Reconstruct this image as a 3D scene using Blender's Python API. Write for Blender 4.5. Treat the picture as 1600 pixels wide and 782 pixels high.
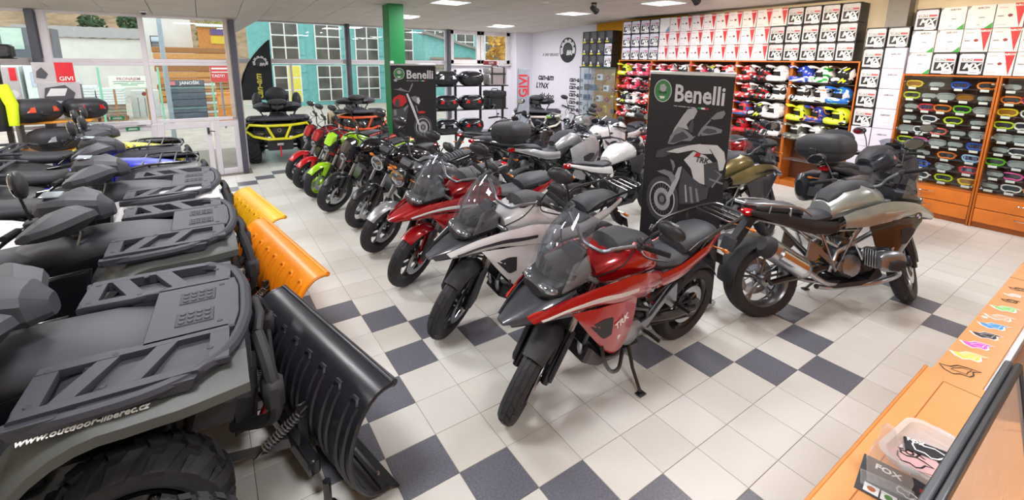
import bpy, bmesh, math, random
from mathutils import Matrix, Vector
for _o in list(bpy.data.objects): bpy.data.objects.remove(_o, do_unlink=True)
SC = bpy.context.scene
COL = SC.collection
R = math.radians
# ---------------------------------------------------------------- camera, world, exposure
cd = bpy.data.cameras.new('camera'); cam = bpy.data.objects.new('camera', cd); COL.objects.link(cam)
cd.sensor_width = 36; cd.lens = 705.07 / 1600 * 36; cd.shift_y = (237.24 - 391) / 1600; cd.clip_start = .05; cd.clip_end = 400
cam.matrix_world = Matrix.Translation((-.6253, -3.9511, 2.1698)) @ Matrix.Rotation(-.5976, 4, 'Z') @ Matrix.Rotation(math.pi/2 - .1985, 4, 'X') @ Matrix.Rotation(.0122, 4, 'Z')
SC.camera = cam
wd = bpy.data.worlds.new('world'); SC.world = wd; wd.use_nodes = True
wt = wd.node_tree; wt.nodes.clear()
_sk = wt.nodes.new('ShaderNodeTexSky'); _sk.sky_type = 'HOSEK_WILKIE'; _sk.turbidity = 9; _sk.ground_albedo = .4; _sk.sun_direction = (.5, -.5, .7)
_mx = wt.nodes.new('ShaderNodeMixRGB'); _mx.inputs[0].default_value = .85; _mx.inputs[2].default_value = (.93, .97, 1, 1)
_bg = wt.nodes.new('ShaderNodeBackground'); _bg.inputs[1].default_value = 1.9
_ow = wt.nodes.new('ShaderNodeOutputWorld')
wt.links.new(_sk.outputs[0], _mx.inputs[1]); wt.links.new(_mx.outputs[0], _bg.inputs[0]); wt.links.new(_bg.outputs[0], _ow.inputs[0])
SC.view_settings.view_transform = 'Standard'; SC.view_settings.look = 'None'; SC.view_settings.gamma = 1; SC.view_settings.use_curve_mapping = False
SC.view_settings.exposure = 0.3
LAMP_W = 42.0
# ---------------------------------------------------------------- mesh helpers
class B:
    """collects shapes; .obj() links them as one mesh object"""
    def __init__(s, xf=None): s.v = []; s.f = []; s.xf = xf
    def add(s, vs, fs):
        n = len(s.v)
        if s.xf is not None: vs = [s.xf @ Vector(p) for p in vs]
        s.v += [tuple(p) for p in vs]; s.f += [tuple(i + n for i in f) for f in fs]; return s
    def box(s, c, d, bev=0, rot=None):
        x, y, z = d[0]/2, d[1]/2, d[2]/2; b = min(bev, x*.98, y*.98, z*.98)
        if b <= 0:
            vs = [(i*x, j*y, k*z) for i in (-1, 1) for j in (-1, 1) for k in (-1, 1)]
            fs = [(0,1,3,2),(4,6,7,5),(0,4,5,1),(2,3,7,6),(0,2,6,4),(1,5,7,3)]
        else:
            vs = []; ix = {}
            for i in (-1, 1):
                for j in (-1, 1):
                    for k in (-1, 1):
                        for a in range(3):
                            p = [i*(x-b), j*(y-b), k*(z-b)]; p[a] = (i*x, j*y, k*z)[a]
                            ix[i,j,k,a] = len(vs); vs.append(tuple(p))
            fs = []
            for a in range(3):
                o = [q for q in range(3) if q != a]
                for sg in (-1, 1):
                    q = []
                    for (u, w) in ((-1,-1),(1,-1),(1,1),(-1,1)):
                        t = [0,0,0]; t[a] = sg; t[o[0]] = u; t[o[1]] = w; q.append(ix[t[0],t[1],t[2],a])
                    fs.append(tuple(q) if (sg > 0) != (a == 1) else tuple(q[::-1]))
            for a in range(3):
                o = [q for q in range(3) if q != a]
                for u in (-1, 1):
                    for w in (-1, 1):
                        t = [0,0,0]; t[o[0]] = u; t[o[1]] = w; q = []
                        for (sg, ax) in ((-1, o[0]), (1, o[0]), (1, o[1]), (-1, o[1])):
                            t[a] = sg; q.append(ix[t[0],t[1],t[2],ax])
                        fs.append(tuple(q))
            for i in (-1, 1):
                for j in (-1, 1):
                    for k in (-1, 1): fs.append(tuple(ix[i,j,k,a] for a in range(3)))
        M = Matrix.Translation(c)
        if rot is not None: M = M @ (rot if isinstance(rot, Matrix) else EU(*rot))
        return s.add([M @ Vector(p) for p in vs], fs)
    def loft(s, rings, cap=True, closed=True, loop=False):
        n = len(rings[0]); vs = [p for r in rings for p in r]; fs = []
        m = len(rings)
        for i in range(m if loop else m-1):
            a, b2 = i*n, ((i+1) % m)*n
            for j in range(n if closed else n-1):
                k = (j+1) % n; fs.append((a+j, a+k, b2+k, b2+j))
        if cap and not loop and closed:
            fs.append(tuple(range(n-1, -1, -1))); fs.append(tuple((m-1)*n + j for j in range(n)))
        return s.add(vs, fs)
    def tube(s, pts, r, n=8, closed=False, flat=1):
        P = [Vector(p) for p in pts]; m = len(P); rings = []
        rr = r if isinstance(r, (list, tuple)) else [r]*m
        up = None
        for i in range(m):
            if closed: t = P[(i+1) % m] - P[i-1]
            else: t = P[min(i+1, m-1)] - P[max(i-1, 0)]
            t.normalize()
            if up is None: up = Vector((0,0,1)) if abs(t.z) < .9 else Vector((1,0,0))
            a = t.cross(up)
            if a.length < 1e-4: a = t.cross(Vector((0,1,0)))
            a.normalize(); b2 = a.cross(t); up = b2.copy()
            rings.append([P[i] + (a*math.cos(q)*rr[i] + b2*math.sin(q)*rr[i]*flat) for q in [2*math.pi*k/n for k in range(n)]])
        return s.loft(rings, loop=closed)
    def cyl(s, p0, p1, r0, r1=None, n=14): return s.tube([p0, p1], [r0, r0 if r1 is None else r1], n)
    def lathe(s, prof, c=(0,0,0), axis=(0,0,1), n=24, a0=0, a1=2*math.pi):
        q = Vector((0,0,1)).rotation_difference(Vector(axis).normalized()).to_matrix(); c = Vector(c)
        full = abs(a1-a0) > 6.28; k = n if full else n+1
        rings = [[c + q @ Vector((r*math.cos(a), r*math.sin(a), h)) for (r, h) in prof] for a in [a0+(a1-a0)*i/n for i in range(k)]]
        m = len(prof); vs = [p for g in rings for p in g]; fs = []
        for i in range(n):
            a, b2 = i*m, ((i+1) % k)*m
            for j in range(m-1): fs.append((a+j, b2+j, b2+j+1, a+j+1))
        return s.add(vs, fs)
    def hull(s, st, n=16, flatbot=0):
        """closed loft along x; station = (x, z, half width, half height[, y[, exponent]])"""
        rings = []
        for t in st:
            x, z, hw, hh = t[:4]; y = t[4] if len(t) > 4 else 0; e = t[5] if len(t) > 5 else 2.3
            g = []
            for k in range(n):
                a = 2*math.pi*(k+.5)/n; ca, sa = math.cos(a), math.sin(a)
                g.append((x, y + hw*math.copysign(abs(ca)**(2/e), ca), z + hh*math.copysign(abs(sa)**(2/e), sa)))
            rings.append(g)
        return s.loft(rings)
    def prism(s, poly, y0, y1, plane='xz', bev=0):
        """extruded outline; plane names the outline's axes"""
        n = len(poly); cx = sum(p[0] for p in poly)/n; cy = sum(p[1] for p in poly)/n
        def P(p, h): return {'xz': (p[0], h, p[1]), 'xy': (p[0], p[1], h), 'yz': (h, p[0], p[1])}[plane]
        def ins(p, b):
            d = math.hypot(p[0]-cx, p[1]-cy) or 1; k = max(.2, 1-b/d); return (cx+(p[0]-cx)*k, cy+(p[1]-cy)*k)
        if bev <= 0: lv = [(0, y0), (0, y1)]
        else: lv = [(bev, y0), (0, y0+math.copysign(bev, y1-y0)), (0, y1-math.copysign(bev, y1-y0)), (bev, y1)]
        return s.loft([[P(ins(p, b), h) if b else P(p, h) for p in poly] for (b, h) in lv])
    def ball(s, c, r, n=14, m=9, rot=None):
        rx = r if isinstance(r, (tuple, list)) else (r, r, r); rings = []
        for i in range(1, m):
            t = math.pi*i/m; rings.append([(rx[0]*math.sin(t)*math.cos(a), rx[1]*math.sin(t)*math.sin(a), -rx[2]*math.cos(t)) for a in [2*math.pi*k/n for k in range(n)]])
        M = Matrix.Translation(c)
        if rot is not None: M = M @ EU(*rot)
        rings = [[M @ Vector(p) for p in g] for g in rings]
        return s.loft(rings)
    def sheet(s, grid, th=.003):
        """grid of points -> thin shell"""
        m, n = len(grid), len(grid[0]); G = [[Vector(p) for p in r] for r in grid]
        def nm(i, j):
            a = G[min(i+1, m-1)][j]-G[max(i-1, 0)][j]; b2 = G[i][min(j+1, n-1)]-G[i][max(j-1, 0)]
            c = a.cross(b2); return c.normalized() if c.length > 1e-9 else Vector((0,0,1))
        top = [G[i][j]+nm(i, j)*th/2 for i in range(m) for j in range(n)]; bot = [G[i][j]-nm(i, j)*th/2 for i in range(m) for j in range(n)]
        fs = []; o = m*n
        for i in range(m-1):
            for j in range(n-1):
                a, b2, c, d = i*n+j, i*n+j+1, (i+1)*n+j+1, (i+1)*n+j; fs += [(a, d, c, b2), (o+a, o+b2, o+c, o+d)]
        ed = [(0, j) for j in range(n)] + [(i, n-1) for i in range(1, m)] + [(m-1, j) for j in range(n-2, -1, -1)] + [(i, 0) for i in range(m-2, 0, -1)]
        for q in range(len(ed)):
            a = ed[q][0]*n+ed[q][1]; b2 = ed[(q+1) % len(ed)]; b2 = b2[0]*n+b2[1]; fs.append((a, b2, o+b2, o+a))
        return s.add(top+bot, fs)
    def text(s, t, size, M, th=.002, bold=0, shear=0, align='CENTER', sx=1):
        key = (t, bold, shear, align)
        if key not in TXT:
            c = bpy.data.curves.new('lettering', 'FONT'); c.body = t; c.size = 1; c.offset = bold; c.shear = shear; c.align_x = align; c.align_y = 'CENTER'; c.resolution_u = 2; c.extrude = .5
            o = bpy.data.objects.new('lettering', c)
            me = o.to_mesh()
            TXT[key] = ([tuple(v.co) for v in me.vertices], [tuple(p.vertices) for p in me.polygons])
            o.to_mesh_clear(); bpy.data.objects.remove(o); bpy.data.curves.remove(c)
        vs, fs = TXT[key]
        return s.add([M @ Vector((x*size*sx, y*size, z*th)) for (x, y, z) in vs], fs)
    def mesh(s, name, mat, smooth=True, ang=38):
        me = bpy.data.meshes.new(name); me.from_pydata(s.v, [], s.f); me.validate()
        bm = bmesh.new(); bm.from_mesh(me); bmesh.ops.recalc_face_normals(bm, faces=bm.faces); bm.to_mesh(me); bm.free()
        if smooth:
            me.polygons.foreach_set('use_smooth', [True]*len(me.polygons)); me.set_sharp_from_angle(angle=R(ang))
        if mat is not None: me.materials.append(mat)
        return me
    def obj(s, name, mat, parent=None, smooth=True, ang=38): return link(name, s.mesh(name, mat, smooth, ang), parent)
TXT = {}
def EU(x, y, z): return Matrix.Rotation(z, 4, 'Z') @ Matrix.Rotation(y, 4, 'Y') @ Matrix.Rotation(x, 4, 'X')
def TR(x, y, z): return Matrix.Translation((x, y, z))
def link(name, me, parent=None, loc=None):
    o = bpy.data.objects.new(name, me); COL.objects.link(o)
    if parent is not None: o.parent = parent
    if loc is not None: o.location = loc
    return o
def tag(o, label, cat, group=None, kind=None):
    o['label'] = label; o['category'] = cat
    if group: o['group'] = group
    if kind: o['kind'] = kind
    return o
def thing(name, label, cat, loc=(0,0,0), rot=(0,0,0), group=None):
    o = bpy.data.objects.new(name, None); COL.objects.link(o); o.empty_display_size = .1
    o.location = loc; o.rotation_euler = rot; return tag(o, label, cat, group)
def struct(o): o['kind'] = 'structure'; return o
def copytree(o, parent=None):
    c = o.copy(); COL.objects.link(c)
    if parent is not None: c.parent = parent
    for ch in o.children: copytree(ch, c)
    return c
def arc(c, r, a0, a1, n, plane='xz'):
    o = []
    for i in range(n+1):
        a = R(a0+(a1-a0)*i/n); u, w = c[0]+r*math.cos(a), c[1]+r*math.sin(a); o.append((u, w))
    return o
def spline(P, n=6):
    """Catmull-Rom through the points"""
    P = [Vector(p) for p in P]; o = []
    for i in range(len(P)-1):
        a, b, c, d = P[max(i-1, 0)], P[i], P[i+1], P[min(i+2, len(P)-1)]
        for k in range(n):
            t = k/n; o.append(.5*((2*b)+(c-a)*t+(2*a-5*b+4*c-d)*t*t+(3*b-a-3*c+d)*t**3))
    return o+[P[-1]]
def shift(poly, c):
    return [(p[0]+c[0], p[1]+c[1]) for p in poly]
# ---------------------------------------------------------------- materials
MC = {}
def srgb(h):
    h = h.lstrip('#'); o = []
    for i in (0, 2, 4):
        c = int(h[i:i+2], 16)/255; o.append(c/12.92 if c <= .04045 else ((c+.055)/1.055)**2.4)
    return tuple(o)
def M(name, col, rough=.5, metal=0, coat=0, var=.06, scale=12, bump=0, bscale=200, emit=0, spec=.5, alpha=1, trans=0):
    if name in MC: return MC[name]
    m = bpy.data.materials.new(name); m.use_nodes = True; t = m.node_tree; b = t.nodes['Principled BSDF']
    c = srgb(col) if isinstance(col, str) else col
    b.inputs['Roughness'].default_value = rough; b.inputs['Metallic'].default_value = metal; b.inputs['Coat Weight'].default_value = coat; b.inputs['Coat Roughness'].default_value = .06
    b.inputs['Specular IOR Level'].default_value = spec
    tc = t.nodes.new('ShaderNodeTexCoord'); nz = t.nodes.new('ShaderNodeTexNoise'); nz.inputs['Scale'].default_value = scale; nz.inputs['Detail'].default_value = 3
    t.links.new(tc.outputs['Object'], nz.inputs['Vector'])
    rp = t.nodes.new('ShaderNodeValToRGB'); rp.color_ramp.elements[0].position = .3; rp.color_ramp.elements[1].position = .7
    rp.color_ramp.elements[0].color = tuple(max(0, x*(1-var)) for x in c)+(1,); rp.color_ramp.elements[1].color = tuple(min(1, x*(1+var)) for x in c)+(1,)
    t.links.new(nz.outputs['Fac'], rp.inputs[0]); t.links.new(rp.outputs[0], b.inputs['Base Color'])
    if bump:
        n2 = t.nodes.new('ShaderNodeTexNoise'); n2.inputs['Scale'].default_value = bscale; t.links.new(tc.outputs['Object'], n2.inputs['Vector'])
        bp = t.nodes.new('ShaderNodeBump'); bp.inputs['Strength'].default_value = bump; bp.inputs['Distance'].default_value = .002
        t.links.new(n2.outputs['Fac'], bp.inputs['Height']); t.links.new(bp.outputs[0], b.inputs['Normal'])
    if emit: b.inputs['Emission Color'].default_value = c+(1,); b.inputs['Emission Strength'].default_value = emit
    if alpha < 1: b.inputs['Alpha'].default_value = alpha
    if trans: b.inputs['Transmission Weight'].default_value = trans
    MC[name] = m; return m
def glass(name, tint=(1,1,1), opacity=.0, rough=0):
    """thin pane: mostly clear, tinted, with a Fresnel reflection"""
    if name in MC: return MC[name]
    m = bpy.data.materials.new(name); m.use_nodes = True; t = m.node_tree; t.nodes.clear()
    o = t.nodes.new('ShaderNodeOutputMaterial'); a = t.nodes.new('ShaderNodeBsdfTransparent'); a.inputs[0].default_value = tint+(1,)
    g = t.nodes.new('ShaderNodeBsdfGlossy'); g.inputs['Roughness'].default_value = rough; g.inputs[0].default_value = (1,1,1,1)
    lw = t.nodes.new('ShaderNodeLayerWeight'); lw.inputs[0].default_value = .5
    pw = t.nodes.new('ShaderNodeMath'); pw.operation = 'POWER'; pw.inputs[1].default_value = 4.5; t.links.new(lw.outputs['Facing'], pw.inputs[0])
    ma = t.nodes.new('ShaderNodeMath'); ma.operation = 'MULTIPLY_ADD'; ma.inputs[1].default_value = .7; ma.inputs[2].default_value = .03; t.links.new(pw.outputs[0], ma.inputs[0])
    mx = t.nodes.new('ShaderNodeMixShader'); t.links.new(ma.outputs[0], mx.inputs[0]); t.links.new(a.outputs[0], mx.inputs[1]); t.links.new(g.outputs[0], mx.inputs[2])
    last = mx
    if opacity:
        d = t.nodes.new('ShaderNodeBsdfDiffuse'); d.inputs[0].default_value = tint+(1,); m2 = t.nodes.new('ShaderNodeMixShader'); m2.inputs[0].default_value = opacity
        t.links.new(mx.outputs[0], m2.inputs[1]); t.links.new(d.outputs[0], m2.inputs[2]); last = m2
    t.links.new(last.outputs[0], o.inputs[0]); MC[name] = m; return m
def patch_mat(name, cols, scale=6, rough=.25, coat=.4, dist=2.0, seed=0):
    """printed graphics: sharp-edged patches of several colours"""
    if name in MC: return MC[name]
    m = M(name, cols[0], rough, 0, coat); t = m.node_tree; b = t.nodes['Principled BSDF']
    nz = [n for n in t.nodes if n.type == 'TEX_NOISE'][0]; rp = [n for n in t.nodes if n.type == 'VALTORGB'][0]
    nz.inputs['Scale'].default_value = scale; nz.inputs['Detail'].default_value = 1; nz.inputs['Distortion'].default_value = dist
    mp = t.nodes.new('ShaderNodeMapping'); mp.inputs['Location'].default_value = (seed*1.7, seed*.9, seed*2.3); mp.inputs['Scale'].default_value = (1, 1.2, 1.7)
    tc = [n for n in t.nodes if n.type == 'TEX_COORD'][0]; t.links.new(tc.outputs['Object'], mp.inputs[0]); t.links.new(mp.outputs[0], nz.inputs['Vector'])
    cr = rp.color_ramp; cr.interpolation = 'CONSTANT'
    while len(cr.elements) > 1: cr.elements.remove(cr.elements[-1])
    k = len(cols); pos = [0]+[.40+.22*(i)/(max(1, k-2)) for i in range(k-1)]
    cr.elements[0].position = 0; cr.elements[0].color = srgb(cols[0])+(1,)
    for i in range(1, k): e = cr.elements.new(pos[i]); e.color = srgb(cols[i])+(1,)
    return m
# shared materials
mRub = M('tyre rubber', '#333336', .62, bump=.3, bscale=60, spec=.3)
mBlk = M('satin black plastic', '#26262b', .42, bump=.15, bscale=500)
mMat = M('matt black plastic', '#2d2d32', .6, bump=.25, bscale=600)
mGrip = M('grip rubber', '#151517', .8)
mSeat = M('black seat vinyl', '#303137', .55, bump=.3, bscale=350)
mSteel = M('brushed steel', '#b9bcc2', .28, 1)
mChr = M('chrome', '#d7dae0', .1, 1)
mAlu = M('cast aluminium', '#9a9da3', .38, .9)
mEng = M('dark engine casting', '#3c3d42', .45, .7)
mFrm = M('black frame enamel', '#1c1c20', .3, coat=.3)
mLens = M('clear headlight lens', '#8f99a3', .07, .75, coat=1, var=.5, scale=45)
mRedL = M('red lamp lens', '#c01018', .12, coat=1)
mAmb = M('amber lamp lens', '#d8791a', .15, coat=1)
mSmoke = glass('smoked screen', (.66, .68, .72), .05)
mClear = glass('clear acrylic', (.9, .93, .95), .05)
mGlass = glass('window glass', (.93, .96, .96))
mMirr = M('mirror glass', '#aab2ba', .04, 1, var=0)
mWhite = M('white print', '#f2f2f0', .5)
mBlackP = M('black print', '#121214', .5)
mRedP = M('red print', '#d32531', .5)
mGold = M('gold anodised', '#c08a2a', .3, .9)
# ================================================================ floor
T = .3035
mGrout = M('tile grout', '#8d8578', .8)
def tile_mats():
    o = []
    for i, c in enumerate(('#d8d7d0', '#d5d3cb', '#dcdbd5')): o.append(M('cream floor tile %d' % i, c, .34, var=.025, scale=3, bump=.06, bscale=25))
    return o
mTL = tile_mats(); mTD = M('dark grey floor tile', '#6c6e78', .32, var=.22, scale=90, bump=.05, bscale=40)
def tile_mesh(m):
    h = T/2-.0016; b = h-.0016; vs = []; 
    for (r, z) in ((h, -.008), (h, -.0012), (b, 0)): vs += [(-r,-r,z),(r,-r,z),(r,r,z),(-r,r,z)]
    fs = [(8,9,10,11)]
    for k in (0, 4):
        for j in range(4): fs.append((k+j, k+(j+1) % 4, k+4+(j+1) % 4, k+4+j))
    q = B(); q.add(vs, fs); return q.mesh('tile', m, False)
dark = set()
for i in range(-9, 10): dark.add((i, i))
for i in range(-1, 2): dark.add((i, 4-i))
for i in range(0, 7): dark.add((i, i+6))
for i in range(10, 19): dark.add((i, 18-i))
for i in range(12, 19): dark.add((i, 24-i))
for i in range(-8, 9): dark.add((i, -18-i))
fl = struct(B().box((2.1, 1.2, -.06), (12.6, 15.4, .112)).obj('floor', mGrout, None, False))
_ci = cam.matrix_world.inverted()
def infr(p, mx=.06):
    q = _ci @ Vector(p)
    if q.z > -.1: return False
    x = 800+705*q.x/-q.z; y = 237-705*q.y/-q.z
    return -mx*1600 < x < 1600*(1+mx) and -mx*782 < y < 782*(1+mx)
tm = [tile_mesh(m) for m in mTL]; tmd = tile_mesh(mTD); cells = []
for i in range(-14, 28):
    for j in range(-28, 17):
        X, Y = (i+.5)*T, -(j+.5)*T
        if X < -4.1 or X > 8.3 or Y < -5 or (X < -.1 and Y > 5.8) or Y > 8.4: continue
        cells.append(((X-cam.location.x)**2+(Y-cam.location.y)**2, i, j, X, Y, infr((X, Y, 0)) and Y > -3.45 and X > -.9))
random.seed(3)
vis = sorted([c for c in cells if c[5]])[:300]; vs_ = set((c[1], c[2]) for c in vis)
for c in vis: link('tile', tmd if (c[1], c[2]) in dark else random.choice(tm), fl, (c[3], c[4], 0))
for dk in (0, 1):
    q = B(); h = T/2-.0016
    for c in cells:
        if (c[1], c[2]) in vs_ or ((c[1], c[2]) in dark) != bool(dk): continue
        X, Y = c[3], c[4]; q.add([(X-h,Y-h,0),(X+h,Y-h,0),(X+h,Y+h,0),(X-h,Y+h,0),(X-h,Y-h,-.006),(X+h,Y-h,-.006),(X+h,Y+h,-.006),(X-h,Y+h,-.006)], [(0,1,2,3),(0,4,5,1),(1,5,6,2),(2,6,7,3),(3,7,4,0)])
    o = q.obj('far_tile_field', mTD if dk else mTL[0], fl, False); o['kind'] = 'stuff'
# ================================================================ ceiling
def cz(X, Y):
    t = min(1, max(0, (X+.15)/.8)); t = t*t*(3-2*t)
    l = 3.22-.092*max(0, Y-1.8); r = 3.22-.040*max(0, Y-4)
    return l*(1-t)+r*t
mCeil = M('ceiling board', '#cfc8c1', .85, var=.05, scale=2, bump=.35, bscale=90); mSeam = M('ceiling shadow joint', '#8f8881', .9)
LAMPS = [(-.9, 3.3), (-.9, .6), (-.9, -2.1), (-3.3, 3.3), (-3.3, .3), (3.0, 5.9), (3.0, 3.3), (3.0, .6), (3.0, -2.1), (6.0, 6.6), (6.0, 3.9), (6.0, 1.2), (6.0, -1.5), (6.0, -4.2), (.3, -4.8)]
LAMPS = [(round((x+.0)/.6)*.6, round(y/.6)*.6) for (x, y) in LAMPS]
nx = [(-4.2+.6*i) for i in range(22)]; ny = [(-6.6+.6*j) for j in range(26)]
rw = [[(x, y, cz(x, y)+.03) for x in nx] for y in ny]
q = B(); vs = [p for r in rw for p in r]; W = len(nx)
q.add(vs, [(j*W+i, j*W+i+1, (j+1)*W+i+1, (j+1)*W+i) for j in range(len(ny)-1) for i in range(W-1) if not (nx[i] < -.4 and ny[j] > 5.6)])
cl = struct(q.obj('ceiling', mSeam, None, False))
pn = []
for x in nx[:-1]:
    for y in ny[:-1]:
        cxx, cyy = x+.3, y+.3
        if cxx > 8.4 or (cxx < -.1 and cyy > 6.2) or cyy > 8.6: continue
        if any(abs(cxx-l[0]) < .35 and abs(cyy-l[1]) < .35 for l in [(a+.3, b+.3) for a, b in LAMPS]): continue
        pn.append((0 if infr((cxx, cyy, cz(cxx, cyy)), .03) else 1, (cxx-cam.location.x)**2+(cyy-cam.location.y)**2, x, y))
pn.sort(); rest = B()
for k, (a, d, x, y) in enumerate(pn):
    g = .004; P = [(x+g, y+g), (x+.6-g, y+g), (x+.6-g, y+.6-g), (x+g, y+.6-g)]; sag = random.uniform(-.003, .003)
    vs = [(px, py, cz(px, py)+sag*(1 if i in (0, 2) else -1)) for i, (px, py) in enumerate(P)]+[(px, py, cz(px, py)+.02) for (px, py) in P]
    fs = [(3,2,1,0),(0,1,5,4),(1,2,6,5),(2,3,7,6),(3,0,4,7)]
    if a == 0 and k < 300: B().add(vs, fs).obj('ceiling_panel', mCeil, cl, False)
    else: rest.add(vs, fs)
rest.obj('far_panel_field', mCeil, cl, False)['kind'] = 'stuff'
# ceiling lamps: recessed louvre fittings
mLampW = M('lamp housing white', '#eeeeee', .5); mGlow = M('lit diffuser', '#ffffff', .5, emit=5.0)
lampnames = {}
for (lx, ly) in LAMPS:
    x, y = lx+.3, ly+.3; z = cz(x, y)
    near = [('beside the black ceiling spotlight', 6.3, 3.9), ('near the white pillar in the far corner', 6.3, 6.6), ('above the stacked white helmet boxes', 6.3, 1.5), ('half hidden by the green column', 3.3, 6.3), ('at the top edge above the green column', 3.3, 3.3), ('at the top edge above the glass doors', -.6, 3.3)]
    lb = min(near, key=lambda q: (q[1]-x)**2+(q[2]-y)**2)
    seen = (lb[1]-x)**2+(lb[2]-y)**2 < .6
    t = thing('ceiling_lamp', 'square recessed louvre ceiling lamp '+(lb[0] if seen else 'above the frame'), 'ceiling lamp', (x, y, z-.004), group='recessed ceiling lamps')
    sl = Matrix.Identity(4)
    q = B()
    for s in (-1, 1): q.box((0, s*.286, 0), (.592, .02, .02)); q.box((s*.286, 0, 0), (.02, .552, .02))
    q.obj('lamp_frame', mLampW, t, False); B().box((0, 0, .012), (.56, .56, .006)).obj('diffuser', mGlow, t, False)
    for k in range(-2, 3):
        B().box((0, k*.11, 0), (.552, .006, .016)).obj('louvre', mLampW, t, False); B().box((k*.11, 0, 0), (.006, .552, .016)).obj('louvre', mLampW, t, False)
    ld = bpy.data.lights.new('lamp_light', 'AREA'); ld.energy = LAMP_W; ld.shape = 'SQUARE'; ld.size = .58; ld.color = (.985, .97, 1)
    lo = bpy.data.objects.new('lamp_light', ld); COL.objects.link(lo); lo.parent = t; lo.location = (0, 0, -.015)
# ================================================================ walls
mWallW = M('white wall paint', '#dedbe4', .8, var=.02, scale=2, bump=.1, bscale=120); mWallY = M('yellow wall paint', '#e0a021', .8, var=.03); mWallC = M('cream wall paint', '#e3d6bd', .8, var=.02)
struct(B().box((8.41, 6.9, 1.7), (.18, 3.4, 3.4)).obj('wall_right', mWallW, None, False))
struct(B().box((8.41, 3.8, 1.7), (.18, 2.8, 3.4)).obj('wall_right', mWallY, None, False))
struct(B().box((8.41, -2.1, 1.7), (.18, 9.0, 3.4)).obj('wall_right', mWallC, None, False))
struct(B().box((-4.3, .2, 1.7), (.18, 13.4, 3.4)).obj('wall_left', mWallC, None, False))
struct(B().box((2.1, -6.6, 1.7), (12.6, .18, 3.4)).obj('wall_back', mWallC, None, False))
struct(B().box((8.0, 8.28, 1.7), (.66, .4, 3.4), .01).obj('wall_corner', mWallW))     # white pillar at the corner
struct(B().box((8.2, -1.36, 2.9), (.24, .26, .7)).obj('wall_stub', M('grey wall stub', '#8d8a86', .8), None, False))
# roof slab over everything keeps the sky out
struct(B().box((2.1, -.35, 3.42), (12.9, 12.7, .1)).obj('roof_slab', mWallC, None, False)); struct(B().box((4.2, 7.35, 3.42), (8.7, 2.7, .1)).obj('roof_slab', mWallC, None, False))
mGrn = M('green column paint', '#07803f', .45, var=.03)
q = struct(B().box((2.52, 4.78, 1.63), (.3, .34, 3.3), .006).obj('wall_column', mGrn))
B().box((2.38, 4.55, 2.1), (.07, .02, .09), .004).obj('wall_switch', mLampW, q)
# ================================================================ glazing
mAl = M('white aluminium frame', '#d5d0d6', .45, var=.03); mPost = M('dark steel post', '#4b4c57', .5); mBeige = M('beige frame', '#b9ada2', .55)
mHead = M('window head trim', '#c4bab2', .6)
def window(n, xs, zs, y, label=None, axis='x', fr=.055, dp=.07, skip=()):
    """grid of panes; xs = column edges, zs = rows as (low, high)"""
    w = bpy.data.objects.new('window_%d' % n, None); COL.objects.link(w); struct(w)
    def put(q, c, d): q.box(c if axis == 'x' else (c[1], c[0], c[2]), d if axis == 'x' else (d[1], d[0], d[2]), .004)
    z0, z1 = zs[0][0], zs[-1][1]
    for (x, wd_) in xs: q = B(); put(q, (x, y, (z0+z1)/2), (wd_, dp, z1-z0)); q.obj('mullion', mAl, w)
    for k in range(len(xs)-1):
        a, b = xs[k][0]+xs[k][1]/2, xs[k+1][0]-xs[k+1][1]/2
        for r, (u, v) in enumerate(zs):
            if (k, r) in skip: continue
            lo = u if r == 0 else (zs[r-1][1]); q = B()
            put(q, ((a+b)/2, y, u-.0+fr/2), (b-a, dp*.9, fr)); put(q, ((a+b)/2, y, v-fr/2), (b-a, dp*.9, fr)); q.obj('rail', mAl, w)
            q = B(); put(q, ((a+b)/2, y, (u+v)/2), (b-a, .008, v-u-2*fr+.01)); q.obj('pane', mGlass, w, False)
    return w
yA = 5.90
w1 = window(1, [(-4.15, .08), (-2.55, .10), (-1.385, .07), (-.19, .08)], [(1.04, 2.075), (2.075, 2.86)], yA)
B().box((-2.66, yA-.04, 1.42), (.10, .12, 2.84), .006).obj('post', mPost, w1); B().box((-2.49, yA-.05, 1.9), (.07, .03, .1), .004).obj('hinge', mAl, w1)
B().box((-.105, yA-.02, 1.42), (.085, .14, 2.84), .006).obj('post', mPost, w1); B().box((-.2, yA-.06, 1.95), (.06, .03, 1.75), .004).obj('frame_cover', mBeige, w1)
B().box((-2.1, yA, 2.87), (4.2, .1, .05)).obj('head_trim', mHead, w1)
B().box((-2.1, yA+.05, 3.2), (4.2, .1, .62)).obj('fascia', mHead, w1)
# glass doors below the rail
def door(n, x0, x1, handle):
    d = bpy.data.objects.new('door_%d' % n, None); COL.objects.link(d); struct(d)
    s = .085
    for x in (x0+s/2, x1-s/2): B().box((x, yA-.01, .52), (s, .06, 1.0), .005).obj('stile', mAl, d)
    for z in (.07, .97): B().box(((x0+x1)/2, yA-.01, z), (x1-x0-2*s, .055, .10), .005).obj('rail', mAl, d)
    B().box(((x0+x1)/2, yA-.01, .52), (x1-x0-2*s+.01, .008, .82)).obj('pane', mGlass, d, False)
    if handle:
        h = B(); h.box((handle, yA-.06, .86), (.035, .04, .12), .006); h.tube([(handle, yA-.08, .86), (handle+.02, yA-.11, .86), (handle+.1, yA-.11, .85)], .009); h.obj('door_handle', mMat, d)
    return d
door(1, -3.0, -1.36, None); door(2, -1.35, -.58, -.63); door(3, -.55, -.15, None)
mGrnS = M('green sticker', '#138a52', .4)
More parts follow.
